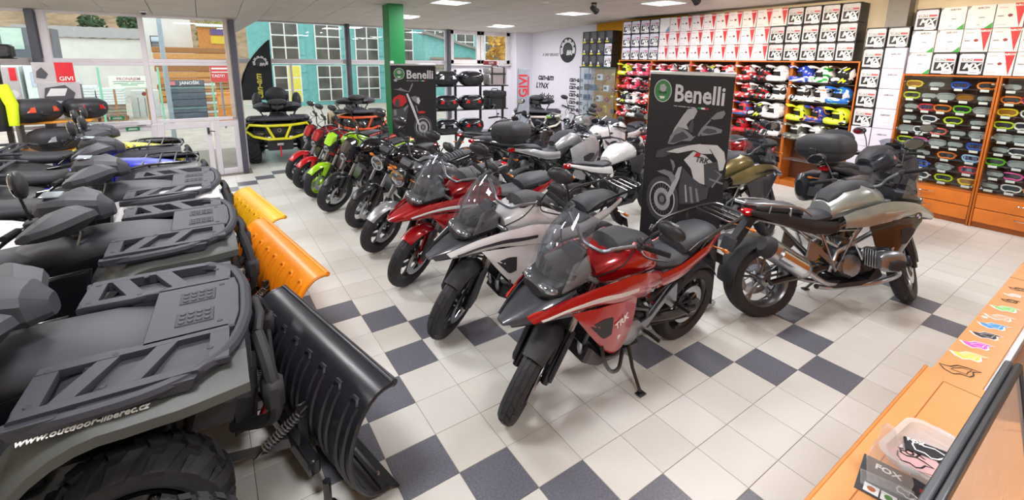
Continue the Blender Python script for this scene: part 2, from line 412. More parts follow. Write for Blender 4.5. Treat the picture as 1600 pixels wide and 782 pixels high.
for (x, z, lb) in ((-1.86, 1.16, 'green push sticker on the pane above the door rail'), (-1.68, .97, 'green pull sticker on the left door leaf')):
    o = tag(B().box((x, yA-.045 if z < 1 else yA-.01, z), (.18, .004, .06)).obj('door_sticker', mGrnS, None, False), lb, 'sticker')
    q = B(); q.box((x, yA-.048 if z < 1 else yA-.014, z+.008), (.11, .002, .008)); q.box((x, yA-.048 if z < 1 else yA-.014, z-.01), (.13, .002, .008)); q.obj('print', mWhite, o, False)
q = B(); q.tube([(-1.95, yA-.09, 1.045), (-1.42, yA-.09, 1.045)], .011); q.box((-1.55, yA-.06, 1.05), (.12, .06, .05), .01); o = tag(q.obj('door_closer', mAl), 'slim metal door closer arm along the door rail', 'door closer')
# recessed bay: the glass line steps back behind the doors
yB = 8.45
w2 = window(2, [(-.07, .06), (2.55, .06), (5.40, .06)], [(.06, 2.10), (2.10, 3.06)], yB)
for x in (1.2, 4.0): B().box((x, yB, 1.05), (.05, .06, 1.98)).obj('mullion', mAl, w2)
for x in (2.56, 5.43): B().tube([(x, yB-.16, 0), (x, yB-.16, cz(x, yB-.16))], .062, 14).obj('post', mPost, w2)
B().box((2.66, yB, 3.11), (5.5, .1, .1)).obj('head_trim', mHead, w2); B().box((2.66, yB+.05, 3.3), (5.5, .1, .4)).obj('fascia', mHead, w2)
w3 = window(3, [(5.98, .06), (7.12, .06), (8.38, .06)], [(.06, 2.10), (2.10, 3.06)], -.07, axis='y')
B().box((-.09, 7.18, 3.2), (.1, 2.6, .3)).obj('fascia', mHead, w3)
mPvc = M('white window frame', '#dcd6d6', .5)
w4 = bpy.data.objects.new('window_4', None); COL.objects.link(w4); struct(w4)
for (a, b) in ((5.52, 6.55), (6.57, 7.64)):
    q = B(); 
    for x in (a+.06, b-.06): q.box((x, yB-.02, 2.56), (.12, .08, .98), .008)
    for z in (2.13, 2.99): q.box(((a+b)/2, yB-.02, z), (b-a, .08, .12), .008)
    q.obj('sash', mPvc, w4); B().box(((a+b)/2, yB-.02, 2.56), (b-a-.22, .01, .8)).obj('pane', mGlass, w4, False)
B().box((6.58, yB-.05, 2.04), (2.16, .22, .05), .008).obj('sill', mPvc, w4); B().box((6.58, yB+.05, 3.2), (2.2, .16, .32)).obj('lintel', mWallW, w4)
struct(B().box((6.6, yB+.03, 1.01), (2.3, .14, 2.02)).obj('wall_window', mWallW, None, False))
# ================================================================ small ceiling things
t = thing('ceiling_spotlight', 'black ceiling spotlight tilted towards the helmet shelves', 'spotlight', (5.36, 2.27, cz(5.36, 2.27)))
B().cyl((0, 0, 0), (0, 0, -.03), .05).obj('mount', mMat, t)
B().tube([(-.05, 0, -.02), (-.05, 0, -.11), (-.02, 0, -.12), (.02, 0, -.12), (.05, 0, -.11), (.05, 0, -.02)], .006).obj('bracket', mMat, t)
B().lathe([(0, -.07), (.04, -.065), (.05, -.04), (.052, .05), (.06, .09), (.05, .085), (.045, .05), (0, .04)], (0, 0, -.11), (.75, .1, -.35), 18).obj('lamp_head', mMat, t)
t = thing('smoke_detector', 'small round white detector on the ceiling', 'detector', (4.53, 2.62, cz(4.53, 2.62)))
B().lathe([(.055, 0), (.055, -.02), (.04, -.035), (0, -.04)], n=18).obj('cover', mLampW, t)
t = thing('surveillance_camera', 'small dark dome camera under the ceiling above the doors', 'camera', (-1.3, 5.55, cz(-1.3, 5.55)))
B().lathe([(.05, 0), (.05, -.015), (.04, -.02)], n=16).obj('base', mLampW, t); B().ball((0, 0, -.02), .036).obj('dome', mBlk, t)
t = thing('ceiling_hook', 'thin wire hook hanging from the ceiling by the white wall', 'hook', (7.2, 5.5, cz(7.2, 5.5)))
B().tube([(-.05, 0, .0), (-.05, 0, -.16), (.05, 0, -.16), (.05, 0, 0)], .004).obj('wire', mSteel, t)
# warm display spots above the shelves (outside the frame, part of the same spotlight set)
for (x, y) in ((5.6, -1.2), (5.6, .4), (5.6, -2.6)):
    t = thing('ceiling_spotlight', 'black ceiling spotlight above the frame aimed at the goggle cabinets', 'spotlight', (x, y, 3.22), group='ceiling spotlights out of view')
    B().cyl((0, 0, 0), (0, 0, -.03), .05).obj('mount', mMat, t)
    B().lathe([(0, -.07), (.045, -.06), (.052, .05), (.06, .09), (.045, .05), (0, .04)], (.02, 0, -.1), (.8, 0, -.45), 14).obj('lamp_head', mMat, t)
    ld = bpy.data.lights.new('spot_light', 'SPOT'); ld.energy = 90; ld.spot_size = R(85); ld.spot_blend = .7; ld.color = (1, .80, .55); ld.shadow_soft_size = .05
    lo = bpy.data.objects.new('spot_light', ld); COL.objects.link(lo); lo.parent = t; lo.location = (.12, 0, -.16); lo.rotation_euler = Vector((.9, 0, -.32)).to_track_quat('-Z', 'Y').to_euler()
# ================================================================ outdoors
mAsph = M('pale pavement', '#b9aea2', .9, var=.12, scale=3); mSoil = M('autumn hillside', '#8d7558', .95, var=.35, scale=1.2)
struct(B().box((3, 22.5, -.1), (50, 28, .1)).obj('ground_outside', mAsph, None, False))
g = []
for i in range(9):
    y = 36+i*3; g.append([(x, y, -.2+i*1.15+.5*math.sin(x*.5+i)) for x in range(-22, 31, 2)])
struct(B().sheet(g, .1).obj('hillside', mSoil))
random.seed(11)
def clump(q, c, r, n, s=.16):
    for k in range(n):
        while True:
            p = Vector((random.uniform(-1, 1), random.uniform(-1, 1), random.uniform(-1, 1)))
            if p.length < 1: break
        p = Vector(c)+Vector((p.x*r[0], p.y*r[1], p.z*r[2])); a = random.uniform(0, 6.3); d = s*random.uniform(.6, 1.3)
        u = Vector((math.cos(a), math.sin(a), random.uniform(-.5, .5)))*d; w = Vector((-math.sin(a)*.5, math.cos(a)*.5, 1))*d*.6
        q.add([p-u, p-w, p+u, p+w], [(0,1,2,3)])
mLf = [M('dark evergreen leaves', '#3f5c3a', .8, var=.3), M('yellow green leaves', '#9aa04a', .8, var=.3), M('autumn orange leaves', '#b9772f', .8, var=.3), M('golden leaves', '#c99a3c', .8, var=.3)]
mTrunk = M('bark', '#5b4a3c', .9)
for (x, y, z, h, r, k, lb) in ((-6.2, 36.2, 2.8, 2.2, .8, 0, 'dark evergreen on the hillside left of the white wall'), (-4.4, 38, 3.0, 2.6, .7, 0, 'taller dark evergreen on the hillside above the white wall'), (-3.2, 35.5, 2.9, 1.5, 1.0, 1, 'yellow green shrub spreading on the hillside'), (-1.6, 36, 3.0, 1.6, .6, 2, 'rust orange autumn shrub on the hillside'), (.3, 36.5, 1.6, 3.6, 1.0, 1, 'olive tree behind the orange shed'), (11.7, 14.8, 0, 3.3, 1.0, 3, 'golden autumn tree seen through the white framed window')):
    t = thing('tree', lb, 'tree', (x, y, z-.6 if z else 0)); B().tube([(0, 0, 0), (.05, 0, h*.6)], [.1, .05]).obj('trunk', mTrunk, t)
    q = B(); clump(q, (0, 0, h*.75), (r, r, h*.45), 520, .15); o = q.obj('crown', mLf[k], t, False); o['kind'] = 'stuff'
mHall = M('white rendered wall', '#e6e4dd', .8, var=.05, scale=2); mRoofG = M('corrugated grey roof', '#8a8580', .6)
def shed(name, label, x0, x1, y0, y1, z0, z1, wall, roof, rise=.7):
    t = thing(name, label, 'building', ((x0+x1)/2, (y0+y1)/2, z0)); w, d = (x1-x0)/2, (y1-y0)/2
    B().box((0, 0, (z1-z0)/2), (2*w, 2*d, z1-z0)).obj('wall', wall, t, False)
    g = []
    for i in range(2): g.append([(x*w*1.03/12, -d-.15+i*(2*d+.2), z1-z0+.02+i*rise+.03*(x % 2)) for x in range(-12, 13)])
    B().sheet(g, .04).obj('roof', roof, t, False); return t
shed('warehouse', 'long white rendered shed with grey corrugated roof', -9.0, -3.2, 30, 33, -.1, 3.1, mHall, mRoofG)
t = shed('white_house', 'plain white building right of the long shed', -3.0, -.9, 27.5, 29.5, -.1, 4.6, mHall, mRoofG, .2)
B().box((-.5, -1.52, 3.0), (.5, .05, .7)).obj('window', mEng, t, False); B().box((-.5, -1.55, 3.0), (.42, .03, .62)).obj('pane', mMirr, t, False)
mOr = M('orange timber', '#d18a45', .7, var=.15); mYe = M('yellow panel', '#e8c63c', .6); mPu = M('purple panel', '#6d5a8e', .6)
t = shed('kiosk', 'orange kiosk with yellow and purple panels', -.6, .75, 26, 27.2, -.1, 3.75, mOr, M('pale roof sheet', '#cfd3d8', .5), .2)
B().box((.2, -.62, 3.2), (.62, .04, .4)).obj('panel', mYe, t, False); B().box((.2, -.62, 3.62), (.62, .04, .3)).obj('panel', mPu, t, False)
t = thing('timber_pile', 'orange timber stacked in front of the kiosk', 'timber', (-1.0, 24.2, -.05))
for k in range(9): B().box((random.uniform(-.1, .1), 0, .15+.3*k), (3.0, .5, .27), .03).obj('beam', M('timber %d' % (k % 3), ('#c98442', '#d89a58', '#a8703f')[k % 3], .7, var=.15), t)
shed('grey_house', 'grey tiled house at the far left of the windows', -13.6, -9.4, 30, 34, -.1, 3.7, M('greenish wall', '#aebfb4', .8), M('grey roof tiles', '#9aa3aa', .7), 1.6)
t = thing('garage', 'dark shed with a pale green door at the left window edge', 'building', (-6.6, 20.5, -.05)); B().box((0, 0, 1.6), (3.0, 1, 3.2)).obj('wall', M('dark shed boards', '#6a6f75', .8), t, False); B().box((.45, -.52, 2.8), (.55, .04, .75)).obj('door', M('pale green door', '#b7cfc0', .6), t, False); B().box((1.3, -.52, 2.9), (.3, .04, .6)).obj('brick_pier', M('red brick pier', '#b06a5c', .8), t, False)
# yard goods between the doors and the road
t = thing('delivery_truck', 'white truck cab parked beyond the glass doors', 'truck', (-4.8, 18.4, -.05))
mTr = M('white truck paint', '#e4ebe8', .3, coat=.5)
B().prism([(-.7, .3), (.55, .3), (.55, 1.0), (.35, 1.85), (-.7, 1.95)], -.8, .8, bev=.04).obj('cab', mTr, t); B().box((-1.9, 0, 1.1), (2.2, 1.7, 1.6), .04).obj('cargo_box', mTr, t)
B().box((-.15, -.81, 1.42), (.8, .03, .5), .01).obj('side_window', mMirr, t)
for x in (-.2, -2.2): B().lathe([(0, -.1), (.25, -.1), (.32, -.08), (.32, .08), (.25, .1), (0, .1)], (x, -.75, .32), (0, 1, 0), 18).obj('wheel', mRub, t)
B().box((.56, -.5, .55), (.04, .4, .2), .01).obj('headlight', mLens, t)
mPal = M('pale insulation boards', '#dfe5e2', .7, var=.05); mPal2 = M('wooden pallet', '#a8794f', .8, var=.2); mStone = M('brown stone', '#8a7768', .9, var=.3)
for (x, y, n, lb) in ((-4.05, 17, 7, 'stack of white boards on a pallet beside the truck'), (-3.3, 17, 6, 'lower stack of white boards on a pallet behind the white sign')):
    t = thing('board_stack', lb, 'stack', (x, y, -.05))
    for k in range(3): B().box((-.28+.28*k, 0, .06), (.1, .7, .12)).obj('pallet_beam', mPal2, t, False)
    for k in range(4): B().box((0, -.36+.03*k, .2+.11*k), (.72, .05, .10), .01).obj('stone', mStone, t)
    for k in range(n): B().box((random.uniform(-.01, .01), 0, .62+.092*k), (.72, .66, .085), .008).obj('board', mPal, t)
t = thing('roadside_sign', 'long white sign with red and green lettering in the yard', 'sign', (-2.58, 15, -.05))
for x in (-.4, .4): B().box((x, .02, .6), (.05, .05, 1.2)).obj('leg', mPal2, t, False)
B().box((0, 0, 1.42), (.98, .03, .36), .005).obj('board', M('white sign board', '#eef0e6', .6), t)
VX = EU(R(90), 0, 0)
B().text('PRONÁJEM', .12, TR(0, -.018, 1.51) @ VX, bold=.02).obj('lettering', M('faded red print', '#c4848a', .6), t); B().box((0, -.018, 1.43), (.8, .003, .012)).obj('rule', mEng, t, False)
[B().box((x, -.018, z), (w_, .003, .028)).obj('faint_line', M('green print', '#8fbf9a', .6), t, False) for (x, z, w_) in ((-.2, 1.37, .36), (.2, 1.37, .34), (0, 1.32, .4))]
t = thing('container', 'small white container door with a round red badge', 'container', (-2.45, 17.6, -.05)); B().box((0, 0, .5), (.8, .5, 1.0), .01).obj('body', M('grey white container', '#d3d6cf', .6), t); B().lathe([(0, 0), (.07, 0), (.07, .01), (0, .01)], (0, -.25, .88), (0, -1, 0), 18).obj('badge', M('dark red badge', '#8c2630', .5), t)
for x in (-.2, 0, .2): B().box((x, -.256, .4), (.01, .01, .7)).obj('groove', mEng, t, False)
t = thing('fence_panel_display', 'dark slate sample panel with a white name header', 'display board', (-1.12, 16, -.05))
B().box((0, .04, .7), (1.06, .05, 1.42), .008).obj('backing', M('slate backing', '#4a515c', .7), t)
for k in range(5): B().box((0, -.0, .13+.24*k), (1.02, .04, .225), .008).obj('slate', M('slate blue sample', '#56616d', .6, var=.15), t)
B().box((0, 0, 1.31), (1.02, .04, .17), .005).obj('header', M('slate header', '#5c6470', .6), t); B().text('JANOŠÍK', .15, TR(.1, -.03, 1.31) @ VX, bold=.02).obj('lettering', mWhite, t); B().box((-.4, -.025, 1.31), (.16, .01, .13)).obj('emblem', M('pink emblem', '#d5808c', .6), t, False)
t = thing('plank_stack', 'stack of pale planks beside the slate panel', 'timber', (-.52, 17, -.05))
for k in range(12): B().box((random.uniform(-.03, .03), 0, .06+.115*k), (.58, .5, .10), .01).obj('plank', M('plank %d' % (k % 3), ('#d6a777', '#e2e2de', '#b9855a')[k % 3], .7, var=.1), t)
t = thing('notice_board', 'red notice with white lettering beside the dark post', 'sign', (-.16, 13, -.05)); B().box((0, 0, 1.72), (.5, .02, .5), .01).obj('panel', M('red notice', '#d8474a', .5), t); B().cyl((0, .03, 0), (0, .03, 1.5), .03).obj('pole', mAlu, t)
q = B(); q.box((0, -.012, 1.88), (.42, .002, .05)); q.box((0, -.012, 1.77), (.42, .002, .03)); q.text('TADY!', .12, TR(-.05, -.012, 1.65) @ VX, bold=.02); q.obj('lettering', mWhite, t)
mGP = M('mint green post', '#86cfae', .5)
for i, (x, w) in enumerate(((-3.15, 'left of the white sign'), (-1.75, 'left of the slate panel'), (-.38, 'under the red notice'))):
    t = thing('fence_post', 'mint green fence post '+w, 'post', (x, 14, -.05)); B().box((0, 0, .95), (.05, .05, 1.9), .005).obj('post', mGP, t); B().box((.6, 0, 1.25), (1.3, .01, .012)).obj('wire', mGP, t, False); B().box((.6, 0, .6), (1.3, .01, .012)).obj('wire', mGP, t, False)
t = thing('canopy_post', 'pale blue steel post just outside the doors', 'post', (-1.3, 9, -.05)); B().box((0, 0, 1.6), (.09, .09, 3.2), .006).obj('shaft', M('pale blue steel', '#b9c8d2', .5), t); B().box((0, 0, .01), (.2, .2, .02)).obj('base_plate', mAlu, t)
t = thing('orange_crate', 'orange crate beside the planks', 'crate', (-.05, 15, -.05)); B().box((0, 0, .5), (.45, .4, 1.0), .01).obj('body', mOr, t); B().box((0, -.21, .75), (.4, .02, .3)).obj('panel', M('tan crate panel', '#e0a468', .7), t, False)
# the turquoise building across the street
mTeal = M('turquoise cladding', '#6fb0ac', .7, var=.12, scale=6); mTF = M('white facade strip', '#e9ebe6', .6); mRefl = M('dark facade glass', '#55524c', .12, var=.4, scale=1.5)
t = thing('office_block', 'turquoise clad building with tall white framed windows across the street', 'building', (9, 19.6, -.05))
B().box((1.0, .1, 2.6), (17.6, .5, 5.2)).obj('wall', mTeal, t, False)
for x in [-9.2+.62*k for k in range(3, 31)]:
    for z in (.35, 1.15, 1.95, 2.75, 3.55): B().box((x+.3, -.17, z), (.6, .03, .74)).obj('cladding_panel', mTeal, t, False) if (int((x+9.2)/.62+.5) % 3 == 2) else None
for k in range(1, 10):
    x = -8.2+1.86*k
    for (z0, z1, rows) in ((.2, 1.9, 3), (2.15, 3.8, 3)):
        f = B().box((x, -.18, (z0+z1)/2), (1.16, .06, z1-z0)).obj('window', mTF, t, False)
        for c in range(2):
            for r in range(rows):
                h = (z1-z0)/rows
                yel = (k == 1 and c == 1 and z0 < 1)
                B().box((x-.28+.56*c, -.215, z0+h*(r+.5)), (.5, .012, h-.06)).obj('pane', M('yellow blind', '#e3d85a', .5) if yel else mRefl, f, False)
for z in (2.02, 4.0): B().box((1.0, -.19, z), (17.6, .05, .12)).obj('band', mTF, t, False)
t = thing('annex', 'turquoise annex with a sloping roof seen through the white framed window', 'building', (9.4, 15.4, -.05)); B().prism([(-1.6, 0), (1.0, 0), (1.0, 2.7), (-1.6, 3.35)], 0, .4).obj('wall', mTeal, t, False); B().prism([(-1.7, 3.35), (1.1, 2.68), (1.1, 2.78), (-1.7, 3.47)], -.2, .5).obj('roof', mRoofG, t, False)
for k in range(6): B().box((-.3, -.03, 2.15+.13*k-.5), (2.2, .03, .1)).obj('board', M('weathered board', '#8f7f70', .8, var=.2), t, False)
# ================================================================ wheels
def tyre(q, c, rr, w, prof, blocks=(), seg=40, lug=.002, M4=None):
    """tyre round the local y axis. prof: (s, r factor) samples across; blocks: (a0, a1, s0, s1, skew) lugs repeated by the caller"""
    c = Vector(c)
    def rad(s):
        s = max(-1, min(1, s))
        for k in range(len(prof)-1):
            (s0, r0), (s1, r1) = prof[k], prof[k+1]
            if s0 <= s <= s1: return r0+(r1-r0)*(s-s0)/(s1-s0)
        return prof[-1][1]
    def P(a, s, h=0):
        r = rad(s)*rr+h; return c+Vector((r*math.cos(a), s*w/2, r*math.sin(a)))
    inner = [(-.78, .70), (-.95, .80)]; full = inner+[(s, r) for (s, r) in prof]+[(.95, .80), (.78, .70)]
    pr = [(r*rr, s*w/2) for (s, r) in full]
    rings = [[c+Vector((r*math.cos(a), y, r*math.sin(a))) for (r, y) in pr] for a in [2*math.pi*i/seg for i in range(seg)]]
    q.loft(rings, closed=False, loop=True)
    for (a0, a1, s0, s1, sk) in blocks:
        g = []; ns = max(2, int(abs(s1-s0)/.3)+1)
        for i in range(2):
            g.append([(a0+(a1-a0)*i+sk*(j/(ns-1)), s0+(s1-s0)*j/(ns-1)) for j in range(ns)])
        top = [P(a, s, lug) for r in g for (a, s) in r]; bot = [P(a, s, -.002) for r in g for (a, s) in r]
        # taper the lug a little
        fs = []; n = ns
        for j in range(n-1): fs.append((j, j+1, n+j+1, n+j))
        ed = list(range(n))+[2*n-1-j for j in range(n)]
        for k in range(len(ed)): fs.append((ed[k], ed[(k+1) % len(ed)], 2*n+ed[(k+1) % len(ed)], 2*n+ed[k]))
        q.add(top+bot, fs)
    return q
PR_ROAD = [(-1, .88), (-.9, .925), (-.7, .962), (-.4, .988), (0, 1), (.4, .988), (.7, .962), (.9, .925), (1, .88)]
PR_ATV = [(-1, .80), (-1.0, .90), (-.93, .96), (-.7, .985), (0, 1), (.7, .985), (.93, .96), (1.0, .90), (1, .80)]
def road_tread(n=22):
    o = []; st = 2*math.pi/n
    for i in range(n):
        a = i*st
        for sg in (-1, 1):
            o.append((a, a+st*.80, sg*.06, sg*.50, -.10)); o.append((a+st*.30, a+st*1.08, sg*.56, sg*.92, -.05))
    return o
def wheel(par, kind, c, rr, w, mrim, style='alloy', xf=None, discs=(1, -1), tread=True, mdisc=None, pre='front', spokes=5):
    c = Vector(c); seg = 40
    q = B(xf); tyre(q, c, rr, w, PR_ROAD, road_tread() if tread else (), seg, .0045); q.obj(pre+'_tyre', mRub, par)
    r1 = rr*.735; q = B(xf); hw = w*.40
    q.lathe([(r1*.93, -hw*.7), (r1*1.02, -hw), (r1*1.03, -hw*.92), (r1*.90, -hw*.5), (r1*.88, 0), (r1*.90, hw*.5), (r1*1.03, hw*.92), (r1*1.02, hw), (r1*.93, hw*.7), (r1*.86, hw*.4), (r1*.845, 0), (r1*.86, -hw*.4), (r1*.93, -hw*.7)], c, (0, 1, 0), 36)
    rim = q.obj(pre+'_rim', mrim, par)
    q = B(xf); q.lathe([(.012, -.075), (.045, -.07), (.05, -.03), (.035, 0), (.05, .03), (.045, .07), (.012, .075)], c, (0, 1, 0), 16); q.obj('hub', mrim if style == 'alloy' else mAlu, rim)
    if style == 'alloy':
        for k in range(spokes):
            for d in (-.16, .16):
                a = 2*math.pi*k/spokes+.3; p0 = c+Vector((.045*math.cos(a), .012*(1 if d > 0 else -1), .045*math.sin(a))); p1 = c+Vector((r1*.9*math.cos(a+d), .012*(1 if d > 0 else -1), r1*.9*math.sin(a+d)))
                B(xf).tube([p0, p0.lerp(p1, .5), p1], [.013, .010, .013], 6).obj('spoke', mrim, rim)
    else:
        for k in range(28):
            a = 2*math.pi*k/28; sg = 1 if k % 2 else -1; a2 = a+(.35 if (k//2) % 2 else -.35)
            B(xf).tube([c+Vector((.045*math.cos(a), .03*sg, .045*math.sin(a))), c+Vector((r1*.9*math.cos(a2), 0, r1*.9*math.sin(a2)))], .0022, 4).obj('spoke', mSteel, rim)
    rd = rr*.50
    for s in discs:
        q = B(xf); y = s*.062; q.lathe([(rd*.66, y-.0025), (rd, y-.0025), (rd, y+.0025), (rd*.66, y+.0025), (rd*.66, y-.0025)], c, (0, 1, 0), 32)
        for k in range(6):
            a = k*math.pi/3; q.tube([c+Vector((.04*math.cos(a), y, .04*math.sin(a))), c+Vector((rd*.7*math.cos(a+.3), y, rd*.7*math.sin(a+.3)))], .005, 5)
        q.obj('brake_disc', mdisc or mSteel, par)
def interp(tab, x):
    tab = sorted(tab)
    if x <= tab[0][0]: return tab[0][1]
    for k in range(len(tab)-1):
        if x <= tab[k+1][0]: return tab[k][1]+(tab[k+1][1]-tab[k][1])*(x-tab[k][0])/(tab[k+1][0]-tab[k][0])
    return tab[-1][1]
def panel(q, top, bot, yf, bulge=.02, side=1, rows=4, th=.008, sub=4, off=0):
    """curved body panel between an upper and a lower edge in side view; yf = (x, y) table"""
    tp = spline([(x, 0, z) for x, z in top], sub); bt = spline([(x, 0, z) for x, z in bot], sub)
    n = min(len(tp), len(bt)); tp = [tp[int(i*(len(tp)-1)/(n-1))] for i in range(n)]; bt = [bt[int(i*(len(bt)-1)/(n-1))] for i in range(n)]
    g = []
    for r in range(rows+1):
        v = r/rows; row = []
        for k in range(n):
            p = tp[k].lerp(bt[k], v); y = interp(yf, p.x)+bulge*math.sin(math.pi*v)+off; row.append((p.x, side*y, p.z))
        g.append(row)
    return q.sheet(g, th)
def screen(q, z0, x0, w0, z1, x1, w1, bow=.09, n=9, m=6, th=.004, curl=0):
    g = []
    for i in range(m):
        t = i/(m-1); w = w0+(w1-w0)*t+.04*math.sin(math.pi*t); z = z0+(z1-z0)*t; x = x0+(x1-x0)*t+curl*math.sin(math.pi*t)
        g.append([(x-bow*(u*u), u*w, z-(.03*(u**4) if i == m-1 else 0)) for u in [-1+2*j/(n-1) for j in range(n)]])
    return q.sheet(g, th)
def mirror(par, base, tip, xf, mh=None, sz=(.035, .085, .05)):
    mh = mh or mBlk; base = Vector(base); tip = Vector(tip); mid = base.lerp(tip, .5)+Vector((.02, 0, .03))
    q = B(xf); q.tube(spline([base, mid, tip], 5), .0065, 6); q.obj('mirror_stalk', mh, par)
    s = 1 if tip.y > 0 else -1; c = tip+Vector((0, s*sz[1]*.55, .02)); q = B(xf)
    q.ball(c, (sz[0], sz[1], sz[2]), 14, 8, (0, 0, R(-12*s))); m = q.obj('mirror', mh, par)
    q = B(xf); q.lathe([(0, 0), (1, 0), (1, .02), (0, .02)], (0, 0, 0), (0, 0, 1), 16)
    q2 = B(xf @ TR(*(c+Vector((-sz[0]*.80, 0, 0)))) @ EU(0, 0, R(-12*s)) if xf is not None else TR(*(c+Vector((-sz[0]*.80, 0, 0)))) @ EU(0, 0, R(-12*s)))
    q2.add([(.004-.01*(k % 1), sz[1]*.80*math.cos(2*math.pi*k/16), sz[2]*.80*math.sin(2*math.pi*k/16)) for k in range(16)]+[(-.012, sz[1]*.74*math.cos(2*math.pi*k/16), sz[2]*.74*math.sin(2*math.pi*k/16)) for k in range(16)], [tuple(range(16, 32))]+[(k, (k+1) % 16, 16+(k+1) % 16, 16+k) for k in range(16)])
    q2.obj('mirror_glass', mMirr, m)
def roundel(par, Mx, r=.028):
    """round badge: dark ring, quartered blue and white centre"""
    o = B(Mx).lathe([(0, 0), (r, 0), (r*.97, .003), (0, .003)], n=24).obj('badge', mBlackP, par)
    for k in range(4):
        n = 6; pts = [(0, 0, .0034)]+[(r*.62*math.cos(math.pi/2*(k+i/n)), r*.62*math.sin(math.pi/2*(k+i/n)), .0034) for i in range(n+1)]
        B(Mx).add(pts, [(0, i, i+1) for i in range(1, n+1)]).obj('badge_quarter', mWhite if k % 2 else M('badge blue', '#1c69c0', .4), o, False)
    q = B(Mx); q.lathe([(r*.62, .0034), (r*.68, .0034)], n=24); q.lathe([(r*.93, .0034), (r, .003)], n=24); q.obj('badge_ring', mChr, o)
